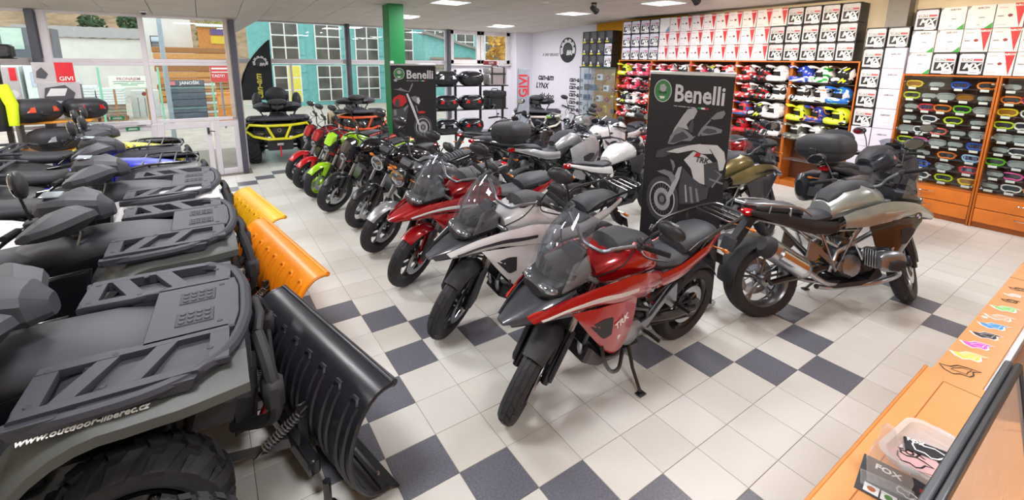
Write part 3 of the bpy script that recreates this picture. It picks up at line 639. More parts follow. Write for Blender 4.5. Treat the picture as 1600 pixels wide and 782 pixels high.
# ================================================================ motorcycle
def bike(name, label, x, y, head, kind='naked', steer=28, lean=-7, scale=1.0, paint=None, paint2=None, accent=None, rim=None, wheelstyle='alloy', fender=None, round_light=False, tall=False,
         seatm=None, rack=False, topcase=False, boxer=False, fork=None, text=None, sub=None, badge=False, ribbed=False, guards=False, tread=True, group='motorcycles on the tiled floor', screenm=None, frame=None, lower=None, spokes=5, decal=None):
    rt = thing(name, label, 'motorcycle', (x, y, 0), (R(lean), 0, R(head)), group); rt.scale = (scale,)*3
    paint = paint or mBlk; paint2 = paint2 or mMat; rim = rim or mFrm; fender = fender or mMat; seatm = seatm or mSeat; frame = frame or mFrm; accent = accent or mSteel; lower = lower or mFrm
    adv = kind == 'adv'; sport = kind == 'sport'; wb = .75; rf = .325 if adv else .30; rb = .325 if adv else .305; wf, wr = .115, .165
    if adv and boxer: wf, wr = .125, .175
    # steering frame
    rk = R(25); axis = Vector((-math.sin(rk), 0, math.cos(rk))); hd = Vector((.42, 0, .95)); fa = Vector((wb, 0, rf))
    S = Matrix.Translation(hd) @ Matrix.Rotation(R(steer), 4, axis) @ Matrix.Translation(-hd)
    wheel(rt, kind, fa, rf, wf, rim, wheelstyle, S, (1, -1), tread, pre='front', spokes=spokes)
    wheel(rt, kind, (-wb, 0, rb), rb, wr, rim, wheelstyle, None, (1,) if not boxer else (1,), tread, pre='rear', spokes=spokes)
    fd = (hd+Vector((.03, 0, .03))-Vector((wb-.0, 0, rf))); fd.normalize(); fork = fork or mSteel
    for s in (1, -1):
        lo = Vector((wb, s*.098, rf)); top = lo+axis*.70
        B(S).tube([lo-axis*.02, lo+axis*.05, lo+axis*.34], [.024, .03, .028], 10).obj('fork_slider', lower, rt)
        B(S).tube([lo+axis*.30, top], .0205, 10).obj('fork_tube', fork, rt)
        q = B(S); q.box(lo+Vector((-.085, -s*.02, .05)), (.06, .045, .10), .012, (0, R(20), 0)); q.obj('brake_caliper', mEng, rt)
        if adv: B(S).prism([(wb+.02, rf+.02), (wb+.06, rf+.10), (wb-.03, rf+.36), (wb-.10, rf+.36), (wb-.06, rf+.06)], s*.112, s*.137, bev=.008).obj('fork_guard', mMat, rt)
    q = B(S)
    for d in (.54, .68): q.box(Vector((wb, 0, rf))+axis*d, (.07, .25, .028), .01, (0, -rk, 0))
    q.obj('triple_clamp', mAlu if adv else mEng, rt)
    # front fender: shell over the tyre
    g = []; a0, a1 = (44, 138) if not adv else (58, 128)
    for i in range(13):
        a = R(a0+(a1-a0)*i/12); w = (.068 if not adv else .082)*(1-.35*abs(i-6)/6*.6)
        g.append([fa+Vector(((rf+.025+.012*math.cos(u*1.4)-.03*u*u)*math.cos(a), u*w, (rf+.025+.012*math.cos(u*1.4)-.03*u*u)*math.sin(a))) for u in (-1, -.7, -.35, 0, .35, .7, 1)])
    B(S).sheet(g, .005).obj('front_fender', fender, rt)
    for s in (1, -1): B(S).prism([(wb-.06, rf+.08), (wb+.03, rf+.16), (wb+.0, rf+.31), (wb-.12, rf+.28)], s*.07, s*.086, bev=.005).obj('fender_bracket', fender, rt)
    # handlebar
    hb = hd+axis*(.14 if not sport else .06)+Vector((-.02, 0, 0)); W = .40 if not sport else .34; rise = .09 if not sport else .0
    bar = [hb+Vector((-.15, -W, rise)), hb+Vector((-.09, -W*.62, rise)), hb+Vector((.0, -W*.3, rise*.5)), hb+Vector((.02, -.06, 0)), hb+Vector((.02, .06, 0)), hb+Vector((.0, W*.3, rise*.5)), hb+Vector((-.09, W*.62, rise)), hb+Vector((-.15, W, rise))]
    barm = mAlu if adv else mFrm
    B(S).tube(spline(bar, 4), .012, 8).obj('handlebar', barm, rt)
    for s in (1, -1):
        g0 = hb+Vector((-.10, s*W*.66, rise)); g1 = hb+Vector((-.155, s*(W+.02), rise))
        B(S).cyl(g0, g1, .0175, n=12).obj('grip', mGrip, rt)
        q = B(S); q.box(g0+Vector((.01, -s*.02, .0)), (.05, .05, .045), .012); q.obj('switch_pod', mMat, rt)
        q = B(S); q.tube(spline([g0+Vector((.03, -s*.01, -.005)), g0+Vector((.075, s*.04, -.01)), g1+Vector((.06, 0, -.012))], 4), .0055, 6); q.obj('lever', mEng if not adv else mFrm, rt)
        if s > 0 or True: B(S).ball(g0+Vector((.035, -s*.03, .055)), (.03, .028, .02), 10, 6).obj('brake_reservoir' if s < 0 else 'clutch_perch', mMat, rt)
        mt = hb+Vector((-.03 if not sport else .12, s*(W*.62 if not tall else W*.72)+s*.06, rise+(.20 if not tall else .27)))
        mirror(rt, g0+Vector((.01, -s*.02, .02)), mt, S)
        if guards:
            gp = [g1+Vector((-.005, s*.015, 0)), g1+Vector((.06, s*.02, 0)), g0+Vector((.12, 0, 0)), g0+Vector((.06, -s*.08, -.01))]
            B(S).tube(spline(gp, 4), .006, 6).obj('hand_guard', mMat, rt)
            gg = [[p+Vector((.004, 0, dz*.9)) for p in spline(gp[1:], 4)] for dz in (-.045, -.015, .02, .05)]
            B(S).sheet(gg, .004).obj('hand_shield', mMat, rt)
    # instruments
    q = B(S if not adv else None); q.box(hd+Vector((.09, 0, .13)), (.05, .16, .09), .015, (0, R(-38), 0)); o = q.obj('instrument_panel', mBlk, rt)
    q = B(S if not adv else None); q.box(hd+Vector((.072, 0, .146)), (.012, .13, .065), .004, (0, R(-38), 0)); q.obj('display', M('dark display', '#20262e', .1), o)
    # cables
    for s in (1, -1):
        B(S).tube(spline([hb+Vector((-.04, s*.22, rise)), hb+Vector((.10, s*.20, .03)), hb+Vector((.12, s*.09, -.12)), hb+Vector((.05, s*.05, -.25))], 5), .0045, 5).obj('cable', mGrip, rt)
    # headlight
    if adv:
        q = B(); q.hull([(.80, .925, .085, .028), (.765, .935, .125, .05), (.68, .955, .15, .075), (.56, .98, .15, .09), (.48, 1.0, .12, .08)], 18); hl = q.obj('headlight', mBlk, rt)
        for s in (1, -1): B().ball((.752, s*.078, .948), (.046, .066, .034), 16, 9, (0, R(-15), R(24*s))).obj('lens', mLens, hl)
        q = B(); q.hull([(1.0, .765, .035, .012), (.93, .785, .075, .03), (.82, .82, .115, .05), (.7, .86, .14, .06), (.58, .89, .14, .06)], 14, ); q.obj('beak', paint2, rt)
        for s in (1, -1):
            q = B(); panel(q, [(.985, .785), (.86, .84), (.74, .89), (.66, .94)], [(.96, .755), (.86, .775), (.74, .79), (.62, .80)], [(1.0, .035), (.9, .09), (.8, .13), (.62, .185)], .012, s); q.obj('nose_panel', paint2, rt)
            q = B(); panel(q, [(.90, .825), (.7, .915), (.5, .965), (.25, .985), (.02, .93), (-.12, .87)], [(.86, .785), (.7, .82), (.5, .845), (.25, .82), (.05, .78), (-.10, .77)], [(.92, .10), (.8, .145), (.6, .20), (.35, .245), (.1, .235), (-.15, .17)], .022, s); sp = q.obj('side_fairing', paint, rt)
            q = B(); panel(q, [(.84, .822), (.65, .885), (.45, .915), (.2, .90)], [(.83, .810), (.65, .865), (.45, .885), (.2, .875)], [(.92, .10), (.8, .145), (.6, .20), (.35, .245), (.1, .235), (-.15, .17)], .004, s, 2, .006, off=.024); q.obj('stripe', accent, sp)
            q = B(); panel(q, [(.66, .83), (.5, .835), (.3, .82), (.12, .77)], [(.60, .76), (.47, .60), (.33, .46), (.20, .44)], [(.7, .19), (.5, .235), (.3, .245), (.1, .20)], .02, s); lp = q.obj('radiator_shroud', sub or paint, rt)
            q = B(); panel(q, [(.55, .74), (.46, .76), (.38, .75)], [(.47, .655), (.43, .62), (.37, .63)], [(.7, .19), (.5, .235), (.3, .245)], .002, s, 2, .006, off=.02); q.obj('vent', mMat, lp)
            B().ball((.955, s*.03, .775), (.012, .012, .012), 8, 6).obj('turn_signal', mEng, rt)
            if decal:
                for (a, b_) in (((.90, .83), (.80, .862)), ((.84, .79), (.74, .83))): q = B(); panel(q, [a, ((a[0]+b_[0])/2, (a[1]+b_[1])/2+.012), b_], [(a[0]-.005, a[1]-.006), ((a[0]+b_[0])/2, (a[1]+b_[1])/2-.014), (b_[0]-.01, b_[1]-.02)], [(1.0, .035), (.9, .09), (.8, .13), (.62, .185)], .002, s, 2, .004, off=.012); q.obj('decal', decal, rt)
            q = B(); panel(q, [(.40, .70), (.30, .685), (.20, .66)], [(.37, .56), (.30, .50), (.24, .50)], [(.7, .19), (.5, .235), (.3, .245), (.1, .20)], .012, s, 2, .006, off=.006); q.obj('shroud_graphic', accent, lp)
            if text:
                Mx = TR(.31, s*.270, .70) @ EU(R(90), 0, R(180 if s > 0 else 0)) @ EU(0, 0, R(-30 if s < 0 else 30)); B(Mx).text(text, .062, Matrix.Identity(4), .003, .02, .25).obj('lettering', mWhite, lp)
        sm = screenm or mSmoke
        q = B(); screen(q, 1.0, .748, .15, 1.36, .54, .10, .08, curl=.03); q.obj('windshield', sm, rt)
        q = B(); screen(q, 1.0, .742, .125, 1.08, .715, .14, .085, m=4); q.obj('screen_base', mMat, rt)
        for s in (1, -1): B().prism([(.72, .96), (.66, 1.12), (.56, 1.16), (.50, .99)], s*.155, s*.165, bev=.003).obj('wind_deflector', mClear, rt)
    elif sport:
        q = B(); q.hull([(.83, .86, .05, .03), (.78, .87, .11, .06), (.68, .90, .16, .10), (.5, .93, .19, .12), (.36, .93, .17, .10)], 18); nf = q.obj('nose_fairing', paint, rt)
        for s in (1, -1):
            B().ball((.775, s*.075, .875), (.045, .05, .024), 12, 7, (0, R(-20), R(28*s))).obj('headlight', mLens, nf)
            q = B(); panel(q, [(.74, .90), (.5, .95), (.25, .92), (.02, .84)], [(.62, .60), (.45, .42), (.25, .34), (.05, .42)], [(.8, .10), (.6, .19), (.35, .235), (0, .20)], .03, s); sp = q.obj('side_fairing', paint, rt)
            q = B(); panel(q, [(.52, .72), (.40, .74), (.25, .70)], [(.45, .58), (.36, .52), (.26, .55)], [(.8, .10), (.6, .19), (.35, .235), (0, .20)], .0, s, 2, .006, off=.032); q.obj('vent', mMat, sp)
            q = B(); panel(q, [(.66, .78), (.45, .66), (.22, .58)], [(.62, .70), (.43, .56), (.22, .50)], [(.8, .10), (.6, .19), (.35, .235), (0, .20)], .0, s, 2, .006, off=.034); q.obj('stripe', accent, sp)
        q = B(); screen(q, .95, .70, .14, 1.18, .42, .10, .09, curl=.05); q.obj('windshield', screenm or mSmoke, rt)
    else:
        hc = hd+Vector((.17, 0, -.03))
        if round_light:
            q = B(S); q.lathe([(0, -.09), (.05, -.085), (.085, -.03), (.095, .03), (.095, .045), (.08, .05)], hc, (1, 0, -.1), 24); hl = q.obj('headlight', mFrm, rt)
            q = B(S); q.lathe([(.082, .046), (.06, .06), (0, .068)], hc, (1, 0, -.1), 24); q.obj('lens', mLens, hl); q = B(S); q.lathe([(.096, .03), (.1, .04), (.096, .05), (.082, .05)], hc, (1, 0, -.1), 24); q.obj('lens_ring', mChr, hl)
        else:
            q = B(S); q.hull([(hc.x+.09, hc.z-.03, .05, .05), (hc.x+.06, hc.z, .085, .10), (hc.x-.02, hc.z+.03, .10, .12), (hc.x-.08, hc.z+.04, .07, .08)], 16); hl = q.obj('headlight', mBlk, rt)
            q = B(S); q.ball((hc.x+.075, 0, hc.z-.035), (.03, .062, .065), 14, 9); q.obj('lens', mLens, hl)
            q = B(S); q.prism([(hc.x-.05, hc.z+.07), (hc.x+.085, hc.z+.04), (hc.x+.02, hc.z+.20), (hc.x-.06, hc.z+.21)], -.075, .075, bev=.02); q.obj('fly_screen', paint, hl)
        for s in (1, -1):
            q = B(S); q.tube([hc+Vector((-.06, s*.10, 0)), hc+Vector((-.06, s*.18, 0))], .006, 6); q.ball(hc+Vector((-.06, s*.20, 0)), (.022, .035, .018), 10, 6); q.obj('turn_signal', mAmb if round_light else mMat, rt)
            q = B(); panel(q, [(.46, .90), (.3, .90), (.12, .84)], [(.44, .72), (.32, .64), (.16, .70)], [(.5, .13), (.3, .20), (.1, .17)], .02, s); q.obj('tank_shroud', paint2 if not sub else sub, rt)
    # tank
    q = B()
    if kind == 'naked': st = [(.40, .90, .07, .07), (.34, .93, .13, .11), (.22, .955, .175, .135), (.06, .94, .18, .13), (-.08, .89, .14, .10), (-.16, .85, .09, .07)]
    elif sport: st = [(.36, .92, .10, .08), (.26, .96, .17, .12), (.1, .97, .185, .13), (-.06, .92, .15, .11), (-.16, .86, .10, .08)]
    else: st = [(.40, .92, .10, .08), (.30, .965, .17, .12), (.12, .99, .205, .135), (-.05, .95, .175, .12), (-.17, .88, .11, .09)]
    q.hull(st, 20); tk = q.obj('fuel_tank', paint, rt)
    q = B(); tz = st[2][1]+st[2][3]; q.lathe([(0, .004), (.03, .006), (.045, .004), (.05, -.004)], (.15, 0, tz+.0), (-.05, 0, 1), 20); q.obj('filler_cap', mAlu, tk)
    if adv or sport:
        q = B(); q.hull([(.36, .995, .06, .03), (.25, tz-.05, .12, .062), (.08, tz-.05, .13, .06), (-.1, tz-.11, .10, .055), (-.16, tz-.17, .07, .04)], 14); q.obj('tank_pad', mMat, tk)
    if badge:
        for s in (1, -1): roundel(rt, TR(.30 if not boxer else .60, s*(.2 if not boxer else .222), .93 if not boxer else .84) @ EU(R(-90*s), 0, 0) @ EU(R(-18*s if False else 0), 0, 0), .036)
    # seat and tail
    if kind == 'naked':
        q = B(); q.hull([(-.10, .845, .08, .035), (-.2, .825, .125, .045), (-.36, .82, .14, .045), (-.5, .855, .12, .04), (-.68, .885, .095, .035), (-.78, .895, .06, .02)], 16, ); q.obj('seat', seatm, rt)
        if ribbed:
            for k in range(9): x0 = -.26-.045*k; zc = interp([(-.7, .917), (-.5, .893), (-.36, .863), (-.2, .868)], x0); B().tube([(x0, -.11, zc-.016), (x0, -.06, zc+.002), (x0, .06, zc+.002), (x0, .11, zc-.016)], .012, 6).obj('seat_rib', seatm, rt)
        for s in (1, -1):
            q = B(); panel(q, [(-.18, .80), (-.45, .82), (-.75, .88), (-.86, .90)], [(-.16, .70), (-.4, .74), (-.72, .82), (-.86, .87)], [(-.1, .13), (-.4, .13), (-.86, .055)], .012, s); q.obj('tail_panel', paint, rt)
        tx, tz_ = -.87, .87
    else:
        sp_ = -.02 if sport else 0
        q = B(); q.hull([(-.10, .87+sp_, .085, .045), (-.2, .845+sp_, .13, .05), (-.36, .835+sp_, .155, .05), (-.48, .85+sp_, .14, .05)], 16); q.obj('rider_seat', seatm, rt)
        q = B(); q.hull([(-.45, .90+sp_, .115, .045), (-.52, .925+sp_, .14, .055), (-.68, .945+sp_, .14, .055), (-.82, .955+sp_, .115, .045), (-.87, .955+sp_, .08, .03)], 16); q.obj('passenger_seat', seatm, rt)
        for s in (1, -1):
            q = B(); panel(q, [(-.14, .82), (-.4, .84), (-.62, .90), (-.92, .94)], [(-.14, .72), (-.38, .73), (-.62, .80), (-.92, .905)], [(-.1, .15), (-.4, .155), (-.7, .14), (-.92, .07)], .014, s); q.obj('tail_panel', paint if not boxer else mBlk, rt)
        tx, tz_ = -.93, .91
    q = B(); q.hull([(tx-.015, tz_, .05, .02), (tx+.02, tz_, .07, .035), (tx+.08, tz_, .06, .03)], 12); q.obj('tail_light', mRedL, rt)
    q = B(); q.prism([(tx+.12, tz_-.03), (tx+.04, tz_-.03), (tx-.14, tz_-.27), (tx-.12, tz_-.31), (tx-.06, tz_-.27)], -.04, .04, bev=.01); pl = q.obj('plate_holder', mMat, rt)
    q = B(); q.box((tx-.135, 0, tz_-.26), (.008, .17, .11), .003, (0, R(22), 0)); q.obj('plate', mMat, pl)
    for s in (1, -1): q = B(); q.tube([(tx+.0, s*.04, tz_-.12), (tx-.02, s*.12, tz_-.12)], .006, 6); q.ball((tx-.02, s*.14, tz_-.12), (.02, .035, .016), 10, 6); q.obj('turn_signal', mAmb, rt)
    # frame, engine, swingarm
    q = B()
    for s in (1, -1):
        q.tube([(.42, s*.03, .90), (.22, s*.14, .70), (-.12, s*.13, .55), (-.18, s*.12, .38)], .019, 8); q.tube([(.42, s*.03, .84), (.33, s*.12, .58), (.20, s*.13, .42)], .016, 8); q.tube([(.22, s*.14, .70), (.33, s*.12, .58)], .013, 6)
        q.tube([(.22, s*.14, .70), (.05, s*.135, .62), (.15, s*.13, .46)], .013, 6)
        q.tube([(-.12, s*.13, .60), (-.45, s*.11, .76), (-.85, s*.06, .86)], .015, 8); q.tube([(-.15, s*.12, .46), (-.5, s*.105, .77)], .013, 8)
    q.tube([(.42, 0, .80), (.42, 0, .98)], .035, 12); q.obj('frame', frame, rt)
    q = B()
    for s in (1, -1): q.tube([(-.16, s*.09, .42), (-.45, s*.115, .37), (-wb, s*.115, rb)], [.03, .034, .024], 8)
    q.tube([(-.18, -.1, .42), (-.18, .1, .42)], .032, 10); q.obj('swingarm', mEng if not adv else mFrm, rt)
    q = B(); q.box((.08, 0, .42), (.40, .26, .22), .05); q.box((-.10, 0, .46), (.18, .24, .20), .05); eng = q.obj('engine', mEng, rt)
    for s in (1, -1): q = B(); q.lathe([(.10, 0), (.095, .025), (.06, .04), (0, .042)], (.02, s*.125, .42), (0, s, 0), 20); q.obj('engine_cover', mAlu if s < 0 or adv else mEng, eng); q = B(); q.lathe([(.075, 0), (.07, .02), (0, .028)], (.20, s*.125, .43), (0, s, 0), 18); q.obj('engine_cover', mEng, eng)
    if boxer:
        for s in (1, -1):
            q = B()
            for k in range(6): q.box((.22, s*(.14+.022*k), .50), (.17, .010, .15), .004)
            q.tube([(.22, s*.1, .50), (.22, s*.27, .50)], [.07, .068], 14); q.obj('cylinder', mAlu, rt)
            q = B(); q.hull([(.10, .50, .02, .05, s*.32), (.14, .50, .045, .08, s*.315), (.23, .50, .06, .09, s*.31), (.31, .50, .045, .08, s*.315), (.345, .50, .02, .05, s*.32)], 16); cv = q.obj('cylinder_head', mAlu, rt)
            q = B(); q.hull([(.15, .48, .012, .035, s*.365), (.23, .48, .018, .05, s*.37), (.30, .48, .012, .035, s*.365)], 12); q.obj('cover_plate', mMat, cv)
            q = B(); q.tube(spline([(.30, s*.27, .44), (.42, s*.22, .34), (.30, s*.12, .24), (-.1, s*.08, .22), (-.3, s*.12, .26)], 5), .022, 10); q.obj('exhaust_header', mGold if s > 5 else mSteel, rt)
            q = B(); q.tube([(-.30, s*.14, .74), (-.15, s*.15, .40), (.05, s*.16, .74), (-.30, s*.14, .74)], .015, 8); q.obj('subframe', mSteel, rt)
    else:
        for k in range(6): q = B(); q.box((.16+.012*k, 0, .555+.024*k), (.20, .22, .012), .004, (0, R(-18), 0)); q.obj('cylinder_fin', mEng, eng)
        q = B(); q.box((.21, 0, .60), (.15, .18, .16), .02, (0, R(-18), 0)); q.box((.245, 0, .70), (.18, .21, .06), .02, (0, R(-18), 0)); q.obj('cylinder_block', mEng, eng)
        q = B(); q.box((.40, 0, .60), (.035, .27, .26), .008, (0, R(-20), 0)); q.obj('radiator', mFrm, rt)
        for s in (1, -1): q = B(); q.tube(spline([(.30, s*.05, .60), (.40, s*.06, .45), (.32, s*.05, .27), (.05, s*.03, .24), (-.2, -.08, .27)], 5), .019, 10); q.obj('exhaust_header', mSteel, rt)
    # bash plate
    q = B(); q.prism([(.36, .40), (.40, .30), (.28, .22), (-.12, .22), (-.14, .26), (.25, .27)], -.12, .12, bev=.02); q.obj('belly_pan', mMat if not sub else paint2, rt)
    # muffler
    sgn = -1
    if boxer: p0, p1, p2 = Vector((-.25, -.15, .30)), Vector((-.45, -.19, .42)), Vector((-.86, -.22, .66)); R0 = .072
    elif adv: p0, p1, p2 = Vector((-.22, -.12, .28)), Vector((-.38, -.17, .42)), Vector((-.84, -.20, .60)); R0 = .058
    else: p0, p1, p2 = Vector((-.2, -.12, .28)), Vector((-.36, -.17, .36)), Vector((-.74, -.20, .50)); R0 = .055
    q = B(); q.tube(spline([(.0, -.06, .24), p0, p1], 5), .024, 10); q.obj('link_pipe', mSteel, rt)
    q = B(); q.tube([p1, p1.lerp(p2, .08), p1.lerp(p2, .2), p2], [.026, R0*.8, R0, R0], 16, flat=1.25); mf = q.obj('muffler', mSteel if (adv or boxer) else mFrm, rt)
    dv = (p2-p1).normalized(); q = B(); q.tube([p2, p2+dv*.05, p2+dv*.085], [R0*1.04, R0, R0*.62], 16, flat=1.25); q.obj('muffler_cap', mMat, mf)
    q = B(); q.tube([p1.lerp(p2, .25)+Vector((0, -R0*.55, .0)), p1.lerp(p2, .85)+Vector((0, -R0*.55, 0))], R0*.72, 10, flat=1.1); q.obj('heat_shield', mMat if not boxer else mChr, mf)
    # rear shock, hugger, chain, pegs, stand
    q = B(); q.tube([(-.20, .0 if not boxer else -.10, .66), (-.36, 0 if not boxer else -.10, .40)], .016, 8); sh = q.obj('shock', mSteel, rt)
    hp = [Vector((-.22, 0 if not boxer else -.10, .64)).lerp(Vector((-.33, 0 if not boxer else -.10, .45)), t/40)+Vector((.035*math.cos(t*.9)*.7, .035*math.sin(t*.9), .035*math.cos(t*.9)*.5)) for t in range(41)]
    B().tube(hp, .006, 5).obj('spring', mGold if boxer else mRedP if adv else mSteel, sh)
    g = []
    for i in range(9):
        a = R(60+85*i/8); g.append([Vector((-wb, 0, rb))+Vector(((rb+.03-.02*u*u)*math.cos(a), u*.085, (rb+.03-.02*u*u)*math.sin(a))) for u in (-1, -.5, 0, .5, 1)])
    B().sheet(g, .005).obj('rear_hugger', mMat, rt)
    if boxer:
        g = []
        for i in range(8):
            a = R(95+85*i/7); g.append([Vector((-wb, 0, rb))+Vector(((rb+.03-.02*u*u)*math.cos(a), u*.105, (rb+.03-.02*u*u)*math.sin(a))) for u in (-1, -.5, 0, .5, 1)])
        B().sheet(g, .012).obj('splash_guard', mMat, rt)
    else:
        q = B(); q.tube([(-.12, .105, .46), (-wb, .105, rb+.075)], .008, 6); q.tube([(-.12, .105, .38), (-wb, .105, rb-.075)], .008, 6); q.lathe([(.03, -.004), (.085, -.004), (.085, .004), (.03, .004)], (-wb, .105, rb), (0, 1, 0), 20); q.obj('chain', mEng, rt)
    for s in (1, -1):
        for (px, pz) in ((-.12, .38), (-.42, .50)):
            q = B(); q.tube([(px, s*.12, pz), (px-.01, s*.19, pz), (px-.01, s*.27, pz)], [.012, .014, .013], 8); q.obj('footpeg', mFrm if px < -.2 else mGrip, rt)
        q = B(); q.prism([(-.06, .46), (-.16, .48), (-.34, .64), (-.40, .68), (-.44, .52), (-.40, .47), (-.30, .55), (-.14, .40), (-.08, .36)], s*.13, s*.145, bev=.004); q.obj('footrest_plate', mAlu if adv else mFrm, rt)
    tl = math.tan(R(-lean)) if lean else .1
    q = B(); q.tube([(-.02, .11, .30), (.0, .20, .16), (.02, .31, .31*tl+.014)], [.016, .012, .011], 8); q.box((.02, .315, .315*tl+.008), (.06, .05, .01), .003, (R(-lean), 0, 0)); q.obj('side_stand', mFrm, rt)
    if adv and not boxer:      # crash bars
        for s in (1, -1): q = B(); q.tube(spline([(.33, s*.13, .62), (.42, s*.26, .52), (.36, s*.29, .38), (.22, s*.25, .30), (.08, s*.15, .30)], 5), .0125, 8); q.tube(spline([(.40, s*.27, .47), (.25, s*.24, .42), (.12, s*.14, .42)], 4), .0115, 8); q.obj('crash_bar', mFrm, rt)
    if rack:
        q = B(); zr = tz_+(.09 if not boxer else .05); mr = mFrm if not boxer else mSteel
        for s in (1, -1):
            q.tube(spline([(-.42, s*.165, zr-.07), (-.55, s*.175, zr+.0), (-.75, s*.16, zr+.03), ((-1.08, s*.13, zr+.05) if not boxer else (-.90, s*.13, zr+.04)), ((-1.14, s*.06, zr+.05) if not boxer else (-.96, s*.06, zr+.04))], 4), .0115, 8); q.tube([(-.62, s*.165, zr), (-.60, s*.13, zr-.12)], .010, 6); q.tube([(-.80, s*.155, zr+.03), (-.78, s*.10, zr-.07)], .010, 6)
        q.tube([((-1.14, -.06, zr+.05) if not boxer else (-.96, -.06, zr+.04)), ((-1.14, .06, zr+.05) if not boxer else (-.96, .06, zr+.04))], .0115, 8); q.obj('grab_rail', mr, rt)
        for xx in ((-.90, -.98, -1.06) if not boxer else ()): B().tube([(xx, -.145, zr+.042), (xx, .145, zr+.042)], .008, 6).obj('rack_bar', mr, rt)
    if topcase:
        top_case(rt, (-.92, 0, tz_+.10), mMat, mMat, None, part=True)
    return rt
def case_shell(q, w, d, h, z0, z1, k0, n=24):
    """stack of rounded-rectangle rings between two heights (share k0..)"""
    rings = []
    for i in range(9):
        t = i/8; z = z0+(z1-z0)*t
        s = 1-(abs(2*(z/h)-1)**3.2)*.42 if True else 1
        s = max(.25, s); e = 3.4
        rings.append([(d/2*s*math.copysign(abs(math.cos(a))**(2/e), math.cos(a)), w/2*s*math.copysign(abs(math.sin(a))**(2/e), math.sin(a)), z) for a in [2*math.pi*k/n for k in range(n)]])
    return q.loft(rings)
def top_case(par, loc, mlid, mbase, mlens, w=.56, d=.42, h=.30, part=False, mpanel=None, xf=None):
    """motorcycle top case: lower tub, domed lid, reflector wings, latch. Faces -x (lamps at the back)"""
    L = TR(*loc)
    tgt = par
    q = B(L); case_shell(q, w, d, h, 0, h*.40, 0); tub = q.obj('case_tub' if part else 'tub', mbase, tgt)
    q = B(L); case_shell(q, w*1.015, d*1.015, h, h*.42, h, 0); lid = q.obj('case_lid' if part else 'lid', mlid, tgt)
    q = B(L @ TR(0, 0, h*.41)); q.lathe([(1, -.006), (1.0, .006)], n=4) if False else None
    g = B(L); rings = []
    for z in (h*.385, h*.435):
        rings.append([(d/2*1.03*math.copysign(abs(math.cos(a))**(2/3.4), math.cos(a)), w/2*1.03*math.copysign(abs(math.sin(a))**(2/3.4), math.sin(a)), z) for a in [2*math.pi*k/24 for k in range(24)]])
    g.loft(rings); g.obj('rim_band', mBlk, tgt)
    if mlens:
        for s in (1, -1):
            gg = []
            for i in range(5):
                t = i/4; gg.append([(-d/2*(1.0-.30*u*u-.05*t)-.004, s*w*(.18+.26*u), h*(.46+.24*t*(1-.5*u))+.0) for u in (0, .25, .5, .75, 1)])
            B(L).sheet(gg, .012).obj('reflector', mlens, tgt)
    if mpanel:
        gg = []
        for i in range(6):
            t = i/5; gg.append([(-d*.40+d*.55*t, u*w*(.20+.06*t), h*(.80+.215*math.sin(math.pi*(.25+.35*t))-.03*u*u)) for u in (-1, -.6, -.2, .2, .6, 1)])
        B(L).sheet(gg, .008).obj('lid_panel', mpanel, lid)
    q = B(L); q.box((-d*.50, 0, h*.40), (.03, .09, .07), .01); q.obj('latch', mBlk, tgt)
    return tub
# ================================================================ the bikes
pRed = M('metallic red paint', '#a80d18', .22, .25, coat=1, var=.04); pWht = M('pearl white paint', '#e3e3e4', .25, coat=1, var=.02); pGrn = M('acid green paint', '#a5e00a', .3, coat=.8, var=.03)
pBlk = M('gloss black paint', '#15161a', .18, coat=1); pGry = M('grey metallic paint', '#6d7178', .3, .5, coat=.8); pSil = M('silver metallic paint', '#b7babd', .3, .55, coat=.8); pOlv = M('olive gold paint', '#7d6f45', .35, .5, coat=.6)
pDgr = M('graphite paint', '#3b3d44', .35, .2, coat=.5); pLsi = M('brushed light silver', '#aab0ac', .34, .6, coat=.6); pPink = M('deep red fairing', '#ab1f29', .3, coat=.8)
mScC = glass('clear windshield', (.80, .82, .85), .04)
A180 = 180
bike('adventure_motorcycle', 'red and black adventure motorcycle with tall screen and rear rack, nearest of the row', 1.60, -1.95, A180, 'adv', 33, -8, 1, pRed, pDgr, M('silver stripe', '#d9d4d2', .3), mFrm, lower=mFrm, tall=False, rack=True, text='TRK', sub=pPink, decal=M('orange red decal', '#e2402c', .4), group='motorcycles parked in the long row')
bike('adventure_motorcycle', 'white and dark grey adventure motorcycle beside the nearest red one', 1.60, -.96, A180, 'adv', 33, -8, 1, pWht, pDgr, pDgr, mFrm, rack=True, text=None, group='motorcycles parked in the long row')
bike('touring_motorcycle', 'red sports tourer with red front fender and small screen in the row', 1.62, 0.0, A180, 'adv', 30, -8, .98, pRed, pRed, pWht, mFrm, fender=pRed, screenm=mSmoke, lower=pRed, group='motorcycles parked in the long row')
bike('retro_motorcycle', 'black retro motorcycle with silver front fender and round headlight', 1.64, .93, A180, 'naked', 30, -8, 1, pGry, mMat, None, mFrm, fender=pSil, round_light=True, wheelstyle='alloy', ribbed=False, group='motorcycles parked in the long row')
bike('scrambler_motorcycle', 'black scrambler with round headlight, wire wheels and ribbed seat', 1.70, 1.80, A180, 'naked', 30, -8, 1, pBlk, mMat, None, mFrm, round_light=True, wheelstyle='wire', fender=mFrm, ribbed=True, lower=mFrm, fork=mSteel, group='motorcycles parked in the long row')
bike('naked_motorcycle', 'black naked motorcycle with long silver fork tubes in the row', 1.52, 2.66, A180, 'naked', 30, -8, .98, pBlk, pBlk, None, mFrm, fender=mFrm, group='motorcycles parked in the long row')
bike('naked_motorcycle', 'acid green naked motorcycle with green wheels and front fender', 1.46, 3.50, A180, 'naked', 30, -8, .95, pGrn, pRed, None, pGrn, fender=pGrn, group='motorcycles parked in the long row')
